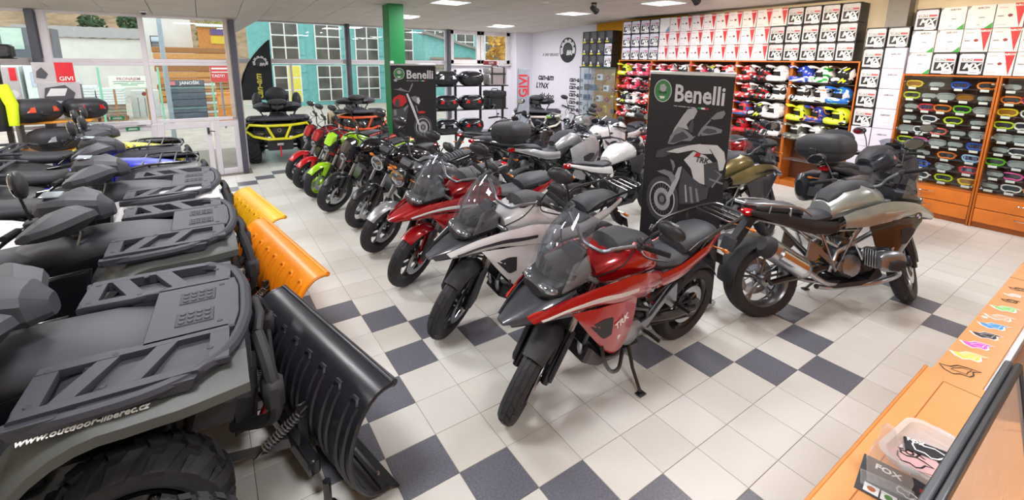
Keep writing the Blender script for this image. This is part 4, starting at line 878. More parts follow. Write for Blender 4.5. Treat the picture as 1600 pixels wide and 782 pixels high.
bike('naked_motorcycle', 'small red naked motorcycle next to the acid green one', 1.38, 4.12, A180, 'naked', 30, -8, .93, pRed, pRed, None, mFrm, fender=M('bright red paint', '#d8141f', .25, coat=1), group='motorcycles parked in the long row')
bike('naked_motorcycle', 'small red naked motorcycle at the far end of the row', 1.36, 4.72, A180, 'naked', 30, -8, .93, pRed, mMat, None, mFrm, fender=MC['bright red paint'], group='motorcycles parked in the long row')
bike('boxer_motorcycle', 'silver grey adventure motorcycle with boxer engine and steel muffler, standing alone', 3.93, -2.49, -23, 'adv', 34, -7, 1.02, pLsi, mBlk, pSil, M('grey alloy rim', '#8b8d90', .3, .8), boxer=True, rack=True, badge=True, sub=pBlk, frame=mSteel, screenm=mSmoke, group=None)
# second row, tails towards the first
G2 = 'motorcycles in the second row'
bike('sport_motorcycle', 'silver white sports tourer carrying a black top case', 3.85, 1.22, 4, 'sport', 0, -6, 1.02, pSil, pDgr, pGry, mFrm, topcase=True, badge=True, group=G2)
bike('naked_motorcycle', 'white tanked naked motorcycle in the second row', 3.95, .20, 2, 'naked', 15, -6, 1, pWht, mMat, None, mFrm, group=G2)
bike('sport_motorcycle', 'dark motorcycle with slim black tail left of the top case', 3.75, 2.22, 2, 'sport', 0, -6, 1, pBlk, pBlk, pWht, mFrm, group=G2)
bike('sport_motorcycle', 'white faired motorcycle behind the one with the top case', 6.15, 2.35, 186, 'sport', 12, -6, .98, pWht, pGry, pGry, mFrm, group=G2)
bike('sport_motorcycle', 'red and white sports motorcycle beside the helmet shelf', 6.3, 1.3, 184, 'sport', 15, -6, .98, pRed, pWht, pWht, mFrm, group=G2)
bike('naked_motorcycle', 'dark naked motorcycle between the top case rack and the second row', 3.95, 3.2, 5, 'naked', 15, -6, .98, pBlk, mMat, None, mFrm, round_light=True, group=G2)
bike('naked_motorcycle', 'silver and black motorcycle behind the white faired one', 6.2, 3.4, 190, 'naked', 15, -6, .98, pSil, mMat, None, mFrm, group=G2)
bike('adventure_motorcycle', 'olive gold adventure motorcycle right of the dark banner', 4.45, -1.12, -8, 'adv', 20, -6, 1, pOlv, mBlk, pBlk, mFrm, boxer=True, badge=True, sub=pDgr, group=G2)
bike('adventure_motorcycle', 'red adventure motorcycle with clear screen in front of the helmet shelf', 6.0, -.25, 178, 'adv', 15, -6, 1, pRed, mBlk, pWht, mFrm, tall=True, screenm=mScC, group=G2)
t = bike('touring_motorcycle', 'graphite grey luxury tourer with top box and backrest behind the boxer motorcycle', 6.4, -1.95, -10, 'sport', 10, -6, 1.04, pDgr, pDgr, pGry, mFrm, tall=True, topcase=True, screenm=mSmoke, group=G2)
q = B(); q.hull([(-.78, 1.20, .13, .05), (-.71, 1.24, .18, .12), (-.66, 1.24, .17, .11), (-.62, 1.22, .12, .07)], 16); q.obj('backrest', mSeat, t)
for s in (1, -1):
    q = B(); q.hull([(-1.02, .66, .05, .10, s*.22), (-.95, .66, .10, .17, s*.23), (-.7, .66, .12, .19, s*.24), (-.40, .66, .09, .15, s*.21), (-.22, .68, .04, .08, s*.17)], 16); q.obj('pannier', pDgr, t)
# ================================================================ quads
mFen = M('charcoal moulded plastic', '#36373d', .5, bump=.3, bscale=700); mRack = M('black moulded rack', '#35363f', .52, bump=.35, bscale=600); mBlue = M('blue enamel', '#1f6fd0', .35, coat=.5)
def atv_lugs(n=16):
    o = []; st = 2*math.pi/n
    for i in range(n):
        a = i*st
        o.append((a, a+st*.42, .04, .98, .16)); o.append((a+st*.5, a+st*.92, -.04, -.98, .16)); o.append((a+st*.52, a+st*.86, .45, .99, .05)); o.append((a+st*.02, a+st*.36, -.45, -.99, .05))
    return o
def atv_wheel(par, c, rr, w, mrim, xf=None, pre='front'):
    q = B(xf); tyre(q, c, rr-.02, w, PR_ATV, atv_lugs(), 36, .02); q.obj(pre+'_tyre', mRub, par)
    q = B(xf); s = 1 if c[1] > 0 else -1; r1 = rr*.52; q.lathe([(rr*.60, -w*.40), (rr*.60, w*.40), (r1*.95, w*.42), (r1*.9, w*.1*s), (.06, w*.2*s), (.0, w*.22*s)], c, (0, 1, 0), 24); rim = q.obj(pre+'_rim', mrim, par)
    for k in range(6):
        a = k*math.pi/3; q = B(xf); q.box(Vector(c)+Vector((r1*.55*math.cos(a), s*w*.2, r1*.55*math.sin(a))), (r1*.75, .03, .035), .008, (0, -a, 0)); q.obj('rim_spoke', mrim, rim)
def rack_plate(q, z, y0, y1, x0, x1, s, slots=3, th=.035):
    """moulded deck of bars: rails and slanted cross bars with open slots between"""
    w = .045
    q.prism([(x0, s*y0), (x1, s*y0), (x1, s*(y0+w)), (x0, s*(y0+w))], z-th, z, 'xy', .006); q.prism([(x0, s*(y1-w)), (x1-.06, s*(y1-w)), (x1-.10, s*y1), (x0, s*y1)], z-th*1.4, z, 'xy', .008)
    n = slots+1; L = x1-x0
    for k in range(n):
        a = x0+.0+(L-.075)*k/(n-1); sk = .10 if 0 < k < n-1 else 0
        q.prism([(a, s*(y0+w*.9)), (a+.075, s*(y0+w*.9)), (a+.075-sk, s*(y1-w*.9)), (a-sk, s*(y1-w*.9))], z-th, z, 'xy', .006)
def atv(name, label, x, y, head, body=None, fend=None, rim=None, steer=0, guard=None, plow=None, plow_ang=-14, plow_w=1.36, plow_z=.60, tub_rack=None, flank=None, text=None, mirrors=False, bags=False, bumper=True, accent=None, seatm=None, group='quads in the row along the windows', mid=None, flare=None):
    rt = thing(name, label, 'quad bike', (x, y, 0), (0, 0, R(head)), group)
    body = body or mFen; fend = fend or mFen; rim = rim or mFrm; flank = flank or body; accent = accent or mBlue; rf = .335
    ax, rx, ty = .65, -.65, .50
    S = Matrix.Translation((ax, 0, 0)) @ Matrix.Identity(4)
    for s in (1, -1):
        SW = TR(ax, s*ty, rf) @ EU(0, 0, R(steer)) @ TR(-ax, -s*ty, -rf)
        atv_wheel(rt, (ax, s*ty, rf), rf, .24, rim, SW, 'front'); atv_wheel(rt, (rx, s*(ty-.01), rf), rf, .29, rim, None, 'rear')
        q = B(); q.tube([(ax+.08, s*.16, .30), (ax, s*.42, .30), (ax-.12, s*.16, .31)], .016, 6); q.tube([(ax+.06, s*.16, .42), (ax, s*.42, .40), (ax-.10, s*.16, .42)], .014, 6); q.obj('suspension_arm', mFrm, rt)
        q = B(); q.tube([(ax-.03, s*.36, .36), (ax-.08, s*.22, .74)], .02, 8); sh = q.obj('shock', mEng, rt)
        B().tube([Vector((ax-.035, s*.345, .40)).lerp(Vector((ax-.075, s*.235, .68)), t/36)+Vector((.036*math.cos(t), .036*math.sin(t), 0)) for t in range(37)], .006, 5).obj('spring', accent if accent != mBlue else mEng, sh)
        # front fender: dark inner shell and paler outer flare
        gi, go = [], []
        for i in range(17):
            a = R(178-150*i/16); fl = math.sin(a) if a > R(80) else 1.0
            lx, lz = ax+(.50 if a < R(90) else .40)*math.cos(a)-.01, .30+.565*max(.12, fl**.9); ix, iz = ax-.02+(.50 if a < R(90) else .36)*math.cos(a), .62+.31*max(.0, fl)**.6
            P = lambda t: (ix+(lx-ix)*t, s*(.26+.37*t-(.10*max(0, math.cos(a)-.45) if t > .5 else 0)), iz+(lz-iz)*(t**1.8)+.012*math.sin(math.pi*t))
            gi.append([P(t) for t in (0, .2, .4, .58)]); go.append([P(t) for t in (.56, .7, .85, .97, 1.0)]+[(P(1)[0], P(1)[1], P(1)[2]-.04)])
        B().sheet(gi, .012).obj('front_fender', fend, rt); B().sheet(go, .014).obj('fender_flare', flare or fend, rt)
        g = []
        for i in range(13):
            a = R(165-150*i/12); lx, lz = rx+.46*math.cos(a), .34+.46*max(.1, math.sin(a)); ix, iz = rx+.46*math.cos(a), .58+.27*max(0, math.sin(a))**.6
            row = [(ix+(lx-ix)*t, s*(.24+.38*t), iz+(lz-iz)*(t**1.7)) for t in (0, .2, .4, .6, .8, 1)]; row.append((lx, s*.622, lz-.03)); g.append(row)
        B().sheet(g, .012).obj('rear_fender', fend, rt)
        B().prism([(-.32, .34), (.30, .34), (.26, .30), (-.28, .30)], s*.24, s*.60, bev=.01).obj('footwell', mMat, rt)
        q = B(); panel(q, [(.50, .90), (.2, .86), (-.1, .80), (-.35, .78)], [(.48, .58), (.2, .45), (-.1, .42), (-.35, .50)], [(.6, .25), (.2, .27), (-.4, .24)], .02, s); q.obj('side_panel', mid or flank, rt)
        q = B(); q.prism([(.30, .86), (.24, .50), (-.12, .46), (-.34, .60), (-.30, .80), (-.05, .84)], s*.40, s*.46, bev=.02); bp = q.obj('leg_shield', pBlk if not guard else mBlk, rt)
        if text: B(TR(.12, s*.464, .68) @ EU(R(90), 0, R(180) if s > 0 else 0)).text('8', .13, Matrix.Identity(4), .003, .02, .2).obj('number', mWhite, bp)
    # chassis and body
    B().box((0, 0, .38), (1.5, .34, .22), .04).obj('chassis', mFrm, rt)
    q = B(); q.box((0, 0, .50), (.7, .36, .3), .05); q.obj('engine', mEng, rt)
    q = B(); q.hull([(1.02, .66, .16, .10), (.95, .72, .24, .14), (.80, .80, .29, .12), (.55, .86, .30, .11), (.30, .88, .22, .12), (.05, .87, .16, .12), (-.12, .83, .14, .10)], 20); q.obj('bonnet', body, rt)
    q = B(); q.lathe([(.036, -.01), (.036, .018), (.03, .024), (0, .024)], (.20, -.10, .985), (0, -.2, 1), 16); q.obj('fuel_cap', mMat, rt)
    q = B(); q.hull([(.10, .86, .10, .05), (.0, .87, .15, .07), (-.25, .85, .17, .07), (-.5, .86, .18, .08), (-.75, .93, .17, .08), (-.95, .95, .14, .06)], 18); q.obj('seat', seatm or mSeat, rt)
    # front fascia
    q = B(); q.prism([(.94, .62), (1.06, .60), (1.08, .70), (1.00, .86), (.90, .86)], -.27, .27, bev=.03); fc = q.obj('front_fascia', body, rt)
    for k in range(4): B().box((1.078-.012*k, 0, .655+.045*k), (.012, .34, .018), .004).obj('grille_bar', mMat, fc)
    for s in (1, -1):
        q = B(); q.prism([(.83, .62), (1.0, .60), (1.03, .72), (.88, .80)], s*.25, s*.47, bev=.03); hb = q.obj('headlight_housing', mMat, rt)
        q = B(); q.hull([(.90, .69, .05, .04, s*.37), (.985, .68, .085, .052, s*.355), (1.02, .675, .07, .038, s*.345)], 16); q.obj('headlight', mLens, hb)
    # front rack
    if tub_rack:
        q = B()
        for s in (1, -1): q.tube(spline([(.40, s*.34, .92), (.62, s*.38, .96), (.95, s*.34, .95), (1.06, s*.20, .92), (1.08, 0, .92)], 5), .015, 8); q.tube([(.62, s*.38, .96), (.62, s*.30, .82)], .012, 6); q.tube([(.95, s*.30, .95), (.95, s*.24, .78)], .012, 6)
        q.tube([(.40, -.34, .92), (.40, .34, .92)], .013, 8); q.obj('rack_frame', tub_rack, rt)
        for xx in (.55, .7, .85): B().tube([(xx, -.36, .955), (xx, .36, .955)], .010, 6).obj('rack_bar', tub_rack, rt)
    else:
        z = .965
        q = B(); rack_plate(q, z, .25, .56, .38, 1.02, 1, 3); rack_plate(q, z, .25, .56, .38, 1.02, -1, 3)
        q.prism([(.70, -.27), (1.04, -.27), (1.06, -.15), (1.06, .15), (1.04, .27), (.70, .27)], z-.035, z, 'xy', .008); q.prism([(.70, -.26), (.60, -.24), (.40, -.25), (.38, -.30), (.74, -.30)], z-.03, z+.002, 'xy', .005); q.prism([(.70, .26), (.60, .24), (.40, .25), (.38, .30), (.74, .30)], z-.03, z+.002, 'xy', .005)
        rk = q.obj('front_rack', mRack, rt)
        for s in (1, -1):
            q = B(); q.tube(spline([(.36, s*.545, z-.045), (.55, s*.575, z-.04), (.80, s*.57, z-.03), (1.0, s*.46, z-.02), (1.075, s*.22, z-.02), (1.085, 0, z-.02)], 4), .027, 8); q.obj('rack_rim', mRack, rk)
            for k in range(3): B().prism([(.38+.20*k, z-.065), (.49+.20*k, z-.065), (.51+.20*k, z-.015), (.36+.20*k, z-.015)], s*.54, s*.585, bev=.008).obj('rim_block', mRack, rk)
            for (bx_, by_) in ((.42, .50), (.42, .29), (.62, .5), (.95, .42), (.62, .28), (.98, .2)): B().lathe([(0, .003), (.010, .004), (.014, 0)], (bx_, s*by_, z), (0, 0, 1), 8).obj('bolt', mMat, rk)
            B().box((.88, s*.11, z+.001), (.15, .13, .006), .003).obj('grip_pad', mMat, rk)
            for a in range(4):
                for b in range(3): B().lathe([(.014, -.0), (.011, .006), (0, .006)], (.83+.033*a, s*.11-.04+.04*b, z+.003), (0, 0, 1), 6).obj('stud', mRack, rk)
        for (a, b) in ((.55, .3), (.55, -.3), (.9, .26), (.9, -.26)): B().box((a, b, .88), (.06, .05, .14), .01).obj('rack_support', mMat, rt)
    # rear rack
    q = B(); z = 1.0
    for s in (1, -1): q.tube(spline([(-.50, s*.36, z-.02), (-.7, s*.42, z), (-1.0, s*.40, z), (-1.10, s*.2, z), (-1.10, 0, z)], 4), .018, 8); q.tube([(-.7, s*.42, z), (-.7, s*.32, .84)], .015, 6)
    q.obj('rear_rack', mRack, rt)
    for xx in (-.62, -.75, -.88, -1.0): B().box((xx, 0, z), (.05, .76, .022), .006).obj('rack_slat', mRack, rt)
    # steering
    SB = TR(.16, 0, .95) @ EU(0, R(-30), 0) @ EU(0, 0, R(steer)) @ TR(-.16, 0, -.95)
    q = B(SB); q.tube([(.16, 0, .72), (.16, 0, 1.14)], .028, 10); q.obj('steering_stem', mFrm, rt)
    bar = [(-.02, -.40, 1.17), (.06, -.30, 1.18), (.15, -.12, 1.15), (.16, 0, 1.13), (.15, .12, 1.15), (.06, .30, 1.18), (-.02, .40, 1.17)]
    B(SB).tube(spline(bar, 4), .012, 8).obj('handlebar', mFrm, rt)
    PD = TR(.14, 0, 1.12) @ EU(0, R(-8), R(steer))
    q = B(PD); q.hull([(.25, -.03, .05, .045, 0, 3), (.19, .0, .12, .085, 0, 3), (.05, .04, .15, .10, 0, 3.5), (-.09, .07, .11, .07, 0, 3.5), (-.13, .05, .07, .04, 0, 3)], 12); pod = q.obj('handlebar_pod', body if guard else mFen, rt, True, 22)
    q = B(PD); q.box((-.03, 0, .148), (.11, .15, .016), .008, (0, R(14), 0)); q.obj('display', M('pod display', '#8f969d', .12, .3), pod)
    for s in (1, -1):
        q = B(PD); q.cyl((-.16, s*.28, .03), (-.19, s*.41, .03), .019, n=12); q.obj('grip', mGrip, rt)
        q = B(PD); q.box((-.10, s*.24, .04), (.07, .09, .055), .012); q.obj('switch_pod', mMat, rt); q = B(PD); q.tube([(-.08, s*.24, .02), (-.05, s*.32, .01), (-.10, s*.42, .01)], .006, 6); q.obj('lever', accent if accent != mBlue else mFrm, rt)
        rings = []
        for (yy, x0, x1, z0, z1) in ((.09, .06, .15, -.05, .03), (.16, .02, .19, -.07, .08), (.28, -.02, .17, -.06, .11), (.38, -.07, .10, -.04, .09), (.45, -.12, .02, -.02, .06), (.48, -.13, -.06, 0, .04)):
            xm, zm = (x0+x1)/2, (z0+z1)/2; rings.append([(x0, s*yy, z0), (xm, s*yy, z0-.012), (x1, s*yy, zm-.02), (x1-.01, s*yy, zm+.02), (xm, s*yy, z1), (x0, s*yy, z1-.02)])
        B(PD).loft(rings).obj('hand_guard', mFen, rt, True, 20)
        if mirrors and (s < 0 or mirrors == 2):
            q = B(PD); q.tube([(-.10, s*.24, .06), (-.10, s*.26, .22)], .008, 6); q.obj('mirror_stalk', mFrm, rt)
            q = B(PD); q.ball((-.08, s*.27, .30), (.035, .075, .09)); mm = q.obj('mirror', mBlk, rt); q = B(PD); q.ball((-.098, s*.27, .30), (.022, .066, .08)); q.obj('mirror_glass', mMirr, mm)
    q = B(); q.tube(spline([(.12, .05, 1.1), (.25, .1, 1.05), (.25, .12, .92), (.3, .1, .85)], 4), .006, 5); q.obj('cable', mGrip, rt)
    q = B(); q.tube(spline([(.12, -.06, 1.1), (.22, -.14, 1.04), (.2, -.17, .92), (.25, -.14, .86)], 4), .006, 5); q.obj('cable', M('grey cable', '#8a8a80', .6), rt)
    # front bumper
    if guard:
        zt, zb = .86, .56
        P = [(1.10, -.52, zt), (1.14, -.22, zt-.03), (1.14, .22, zt-.03), (1.10, .52, zt), (1.02, .60, zt-.12), (1.08, .46, zb+.06), (1.16, .20, zb), (1.16, -.20, zb), (1.08, -.46, zb+.06), (1.02, -.60, zt-.12)]
        q = B(); q.tube(P, .027, 8, closed=True); gd = q.obj('front_guard', guard, rt)
        for s in (1, -1): B().tube([(1.14, s*.22, zt-.03), (1.16, s*.10, zb)], .025, 8).obj('guard_strut', guard, gd)
        q = B(); q.prism([(1.0, .30), (1.10, .34), (1.12, .54), (1.0, .56)], -.24, .24, bev=.03); sk_ = q.obj('skid_plate', mMat, rt)
        q = B(); q.tube([(1.13, -.06, .45), (1.13, .06, .45)], .035, 12); q.obj('winch', mSteel, sk_); q = B(); q.box((1.14, 0, .30), (.012, .03, .22), .004); q.obj('winch_strap', mRedP, sk_)
        q = B(PD); q.hull([(.30, .06, .06, .03), (.24, .08, .17, .06), (.1, .1, .20, .07), (-.02, .1, .15, .05)], 12); q.obj('front_pod', mMat, rt)
        Mx = TR(1.085, 0, .73) @ EU(R(90), 0, R(90)); q = B(Mx); q.lathe([(.028, 0), (.04, 0), (.04, .006), (.028, .006), (.028, 0)], n=20); q.obj('emblem', mChr, rt)
    elif bumper:
        q = B()
        for s in (1, -1): q.tube(spline([(.98, s*.16, .36), (1.14, s*.30, .44), (1.17, s*.36, .58), (1.15, s*.30, .74), (1.12, s*.18, .84)], 4), .031, 8); 
        q.tube([(1.12, -.18, .84), (1.14, 0, .85), (1.12, .18, .84)], .024, 8); q.tube([(1.17, -.36, .58), (1.17, .36, .58)], .018, 8); bm_ = q.obj('front_bumper', mMat, rt)
        for s in (1, -1): B().box((1.165, s*.33, .60), (.09, .12, .15), .025).obj('bumper_pad', mMat, bm_)
        q = B(); q.prism([(.98, .30), (1.08, .34), (1.10, .54), (.98, .56)], -.2, .2, bev=.03); q.obj('skid_plate', mMat, rt)
    if bags:
        q = B(); q.ball((-.25, 0, 1.32), (.13, .24, .22), 18, 10); q.obj('passenger_backrest', mSeat, rt)
        for s in (1, -1): q = B(); q.ball((-.22, s*.40, 1.22), (.16, .10, .20), 14, 9); q.obj('side_pad', mSeat, rt); q = B(); q.tube([(-.22, s*.38, 1.0), (-.22, s*.40, 1.2)], .03, 8); q.obj('pad_post', mFrm, rt)
        q = B(); q.box((-.25, 0, 1.05), (.4, .8, .14), .05); q.obj('rear_box', mMat, rt)
    if text:
        Mx = TR(.58, -.59, .895) @ EU(R(22), 0, 0); B(Mx).text(text, .036, Matrix.Identity(4), .003, .02, .2).obj('lettering', mWhite, rt)
    if plow: snow_plow(rt, plow, plow_ang, plow_w, plow_z)
    return rt
def snow_plow(rt, mp, ang, w, h, px=1.25):
    Z = TR(px, 0, 0) @ EU(0, 0, R(ang)); n = 11
    prof = [(.24, h), (.15, h-.012), (.06, h*.84), (.01, h*.64), (.0, h*.46), (.03, h*.28), (.10, h*.13), (.19, .05)]
    pp = spline([(x, 0, z) for x, z in prof], 3)
    B(Z).sheet([[(p.x, -w/2+w*j/8, p.z) for j in range(9)] for p in pp], .02).obj('plow_blade', mp, rt)
    q = B(Z); q.tube([(.245, -w/2, h), (.245, w/2, h)], .02, 10); q.obj('blade_lip', mp, rt)
    for s in (-1, 1): q = B(Z); q.tube([(p.x, s*(w/2-.004), p.z) for p in pp], .014, 6); q.obj('blade_edge', mp, rt)
    k = 8
    for i in range(k):
        y = -w/2+w*(i+.5)/k; q = B(Z); pr = [p for p in pp if h*.20 < p.z < h*.93]
        # raised U-shaped rib on the rear face
        q.tube([Vector((p.x-.012, y-.034, p.z)) for p in pr], .013, 6); q.tube([Vector((p.x-.012, y+.034, p.z)) for p in pr], .013, 6); q.tube([Vector((pr[0].x-.012, y-.034, pr[0].z)), Vector((pr[0].x-.0, y-.02, pr[0].z+.02)), Vector((pr[0].x-.0, y+.02, pr[0].z+.02)), Vector((pr[0].x-.012, y+.034, pr[0].z))], .013, 6); q.obj('blade_rib', mp, rt)
    q = B(Z); q.box((.20, 0, .042), (.12, w, .012), .003, (0, R(32), 0)); ce = q.obj('cutting_edge', mFrm, rt)
    for i in range(5): q = B(Z); q.lathe([(.014, 0), (.010, .010), (0, .012)], (.185, -w/2+.1+(w-.2)*i/4, .062), (-.6, 0, .8), 10); q.obj('bolt', mSteel, ce)
    q = B()
    for s in (1, -1): q.tube([(1.30, s*.20, .16), (.75, s*.14, .20), (.2, s*.12, .22)], .03, 4)
    q.obj('push_frame', mFrm, rt)
    q = B(Z); q.box((-.06, 0, .17), (.06, w*.62, .09), .01); q.box((-.05, .28, .30), (.05, .012, .30), .004); q.box((-.05, -.28, .30), (.05, .012, .30), .004); q.obj('pivot_frame', mFrm, rt)
    for s in (1, -1):
        a = Z @ Vector((-.03, s*.30, h*.70)); b = Vector((1.05, s*.25, .20)); pts = []
        d = (b-a).normalized(); u = d.cross(Vector((0, 1, 0))).normalized(); v = d.cross(u)
        for t in range(0, 91): f = .12+.68*t/90; pts.append(a.lerp(b, f)+u*(.024*math.cos(t*.9))+v*(.024*math.sin(t*.9)))
        B().tube(pts, .0045, 5).obj('return_spring', mSteel, rt); q = B(); q.tube([a, a.lerp(b, .13)], .006, 6); q.tube([a.lerp(b, .8), b], .005, 6); q.obj('spring_hook', mSteel, rt)
    q = B(); q.box((1.13, -.15, .42), (.015, .05, .26), .004, (0, R(25), 0)); q.obj('lift_strap', mRedP, rt)
    q = B(Z); q.tube([(-.05, -w/2+.16, .0), (-.05, -w/2+.16, .16)], .02, 8); q.lathe([(.05, 0), (.045, .012), (0, .015)], (-.05, -w/2+.16, .0), (0, 0, 1), 14); q.obj('skid_shoe', mFrm, rt)
pOr = M('orange plow plastic', '#f08c12', .35, var=.04); pYe = M('yellow plow plastic', '#f2b614', .4, var=.04); pBp = M('black plow plastic', '#1f2026', .3, bump=.15, bscale=300); pBlu = M('royal blue plastic', '#1c2fb8', .35, coat=.4); pYel = M('can yellow paint', '#e9e21a', .4); pOrn = M('burnt orange paint', '#d9501c', .35, coat=.4)
atv('quad_bike', 'charcoal quad with black snow plow, nearest in the row', -1.64, -1.36, -3, flank=pBlk, flare=M('grey green flare', '#4f5250', .45, bump=.3, bscale=700), plow=pBp, plow_ang=16, text='www.outdoor-liberec.cz', plow_z=.62)
atv('quad_bike', 'charcoal quad with orange snow plow', -1.62, .13, 0, accent=mBlue, flare=MC['grey green flare'], plow=pOr, plow_ang=9, plow_w=1.6, mirrors=1, flank=pBlk)
atv('quad_bike', 'quad with white front fenders and yellow snow plow', -1.68, 1.55, 0, fend=pWht, plow=pYe, plow_ang=9, plow_w=1.4, mid=pWht)
atv('quad_bike', 'blue and black quad with tubular front rack', -1.85, 2.88, 0, body=pBlu, fend=mBlk, tub_rack=mFrm, bumper=True, mid=pBlu, mirrors=2)
atv('quad_bike', 'black quad with yellow slashes behind the blue one', -2.05, 4.24, 0, body=patch_mat('yellow slash graphics', ['#17171a', '#e6dc1e', '#17171a'], 9, .4, .3, 3), fend=mBlk, tub_rack=mFrm, mid=pBlu, mirrors=2)
atv('quad_bike', 'black quad with bright yellow front guard beside the feather flag', .70, 7.32, -97, body=mBlk, fend=mBlk, guard=pYel, bags=True, group='quads by the far windows')
atv('quad_bike', 'orange and beige quad with grey front pod by the far windows', 2.55, 7.95-.1, -98, body=mMat, fend=M('beige camouflage', '#bfa67c', .5, var=.3, scale=5), guard=pOrn, bags=False, group='quads by the far windows', mid=pOrn)
atv('quad_bike', 'black and white quad with yellow details below the wall lettering', 6.75, 5.75, -125, body=mBlk, fend=pWht, guard=M('pale front guard', '#d8cfc6', .4), accent=pYel, group='quads by the far windows', mid=pYel)
t = thing('loose_tyre', 'knobbly off-road tyre standing at the bottom edge beside the nearest quad', 'tyre', (-.93, -2.24, 0))
q = B(); tyre(q, (0, 0, .315), .30, .20, PR_ATV, [(i*.196, i*.196+.12, s0, s0+.34, .02) for i in range(32) for s0 in (-.95+.1*(i % 2), -.45+.1*(i % 2), .05+.1*(i % 2), .5)], 36, .016); q.obj('tread', mRub, t)
q = B(); q.lathe([(.21, -.07), (.22, -.075), (.22, .075), (.21, .07), (.2, 0), (.21, -.07)], (0, 0, .315), (0, 1, 0), 30); q.obj('bead', mMat, t)
# ================================================================ banners, flag, cases
mBan = M('dark banner cloth', '#1f1d22', .55, var=.05); mAluB = M('banner aluminium', '#c3c5c9', .3, .85)
def banner(name, label, x, y, head, w, h, art):
    """roll-up banner facing local -x, standing along local y"""
    t = thing(name, label, 'banner', (x, y, 0), (0, 0, R(head)))
    q = B(); q.hull([(-.10, .045, w/2+.01, .03), (-.06, .05, w/2+.02, .045), (.06, .05, w/2+.02, .045), (.10, .045, w/2+.01, .03)], 8); q.obj('base_cassette', mAluB, t)
    B().box((0, 0, h/2+.04), (.006, w, h-.06)).obj('cloth', mBan, t, False); B().box((0, 0, h+.01), (.03, w+.01, .035), .006).obj('top_rail', mAluB, t)
    B().tube([(.03, 0, .06), (.03, 0, h)], .012, 8).obj('pole', mAluB, t)
    art(t, w, h); return t
FX = EU(R(90), 0, R(-90))      # text facing local -x
def pr(t, name, poly, m, d=.005, parent=None):
    """flat print on the banner: (across, up) outline; across grows to the viewer's right"""
    q = B(); q.add([(-d, -a, b) for a, b in poly], [tuple(range(len(poly)))]); return q.obj(name, m, parent or t, False)
def ring(c, r0, r1, n=28, ey=1):
    o = []
    for i in range(n+1): a = 2*math.pi*i/n; o.append((c[0]+r1*math.cos(a), c[1]+r1*ey*math.sin(a)))
    for i in range(n, -1, -1): a = 2*math.pi*i/n; o.append((c[0]+r0*math.cos(a), c[1]+r0*ey*math.sin(a)))
    return o
def disc(c, r, n=24, ey=1): return [(c[0]+r*math.cos(2*math.pi*i/n), c[1]+r*ey*math.sin(2*math.pi*i/n)) for i in range(n)]
gEm = M('emblem green', '#3f8a4e', .5); gGr = M('print silver grey', '#b9bac0', .5); gDk = M('print dark grey', '#4a4a50', .5); gMd = M('print mid grey', '#85868c', .5); gLt = M('print light grey', '#d4d4d6', .5); gRd = M('print red', '#c1272d', .5)
def header(t, w, h, k=1.0):
    cx, cz_ = -w/2+.155*k, h-.155*k
    pr(t, 'emblem', disc((cx, cz_), .098*k, ey=1.08), gLt, .0045); pr(t, 'emblem', disc((cx, cz_), .09*k, ey=1.08), gEm, .005)
    pr(t, 'emblem_lion', [(cx-.035*k, cz_+.01), (cx-.03*k, cz_+.055*k), (cx+.01*k, cz_+.065*k), (cx+.04*k, cz_+.035*k), (cx+.03*k, cz_), (cx, cz_-.01)], gGr, .0055); pr(t, 'emblem_ribbon', [(cx-.035*k, cz_-.05*k), (cx+.03*k, cz_-.05*k), (cx+.02*k, cz_-.07*k), (cx-.02*k, cz_-.075*k)], mWhite, .0055)
    B().text('Benelli', .034*k, TR(-.0058, -cx, cz_-.015*k) @ FX, .0006, .01).obj('emblem_lettering', mBlackP, t)
    B().text('Benelli', .215*k, TR(-.006, -(-w/2+.282*k), cz_-.02) @ FX, .001, .022, 0, 'LEFT', .86).obj('lettering', M('lettering silver', '#dcdce2', .45), t)
    for i, (m, a) in enumerate(((M('flag green', '#1e8f4e', .5), 0), (mWhite, .035), (gRd, .07))): pr(t, 'tricolour', [(-w/2+.53*k+a, cz_-.135*k), (-w/2+.565*k+a, cz_-.135*k), (-w/2+.565*k+a, cz_-.12*k), (-w/2+.53*k+a, cz_-.12*k)], m, .005)
    [pr(t, 'tagline', [(-w/2+.285*k+a, cz_-.132*k), (-w/2+.285*k+a+b, cz_-.132*k), (-w/2+.285*k+a+b, cz_-.124*k), (-w/2+.285*k+a, cz_-.124*k)], gGr, .005) for (a, b) in ((0, .04), (.05, .08), (.14, .03), (.18, .04))]
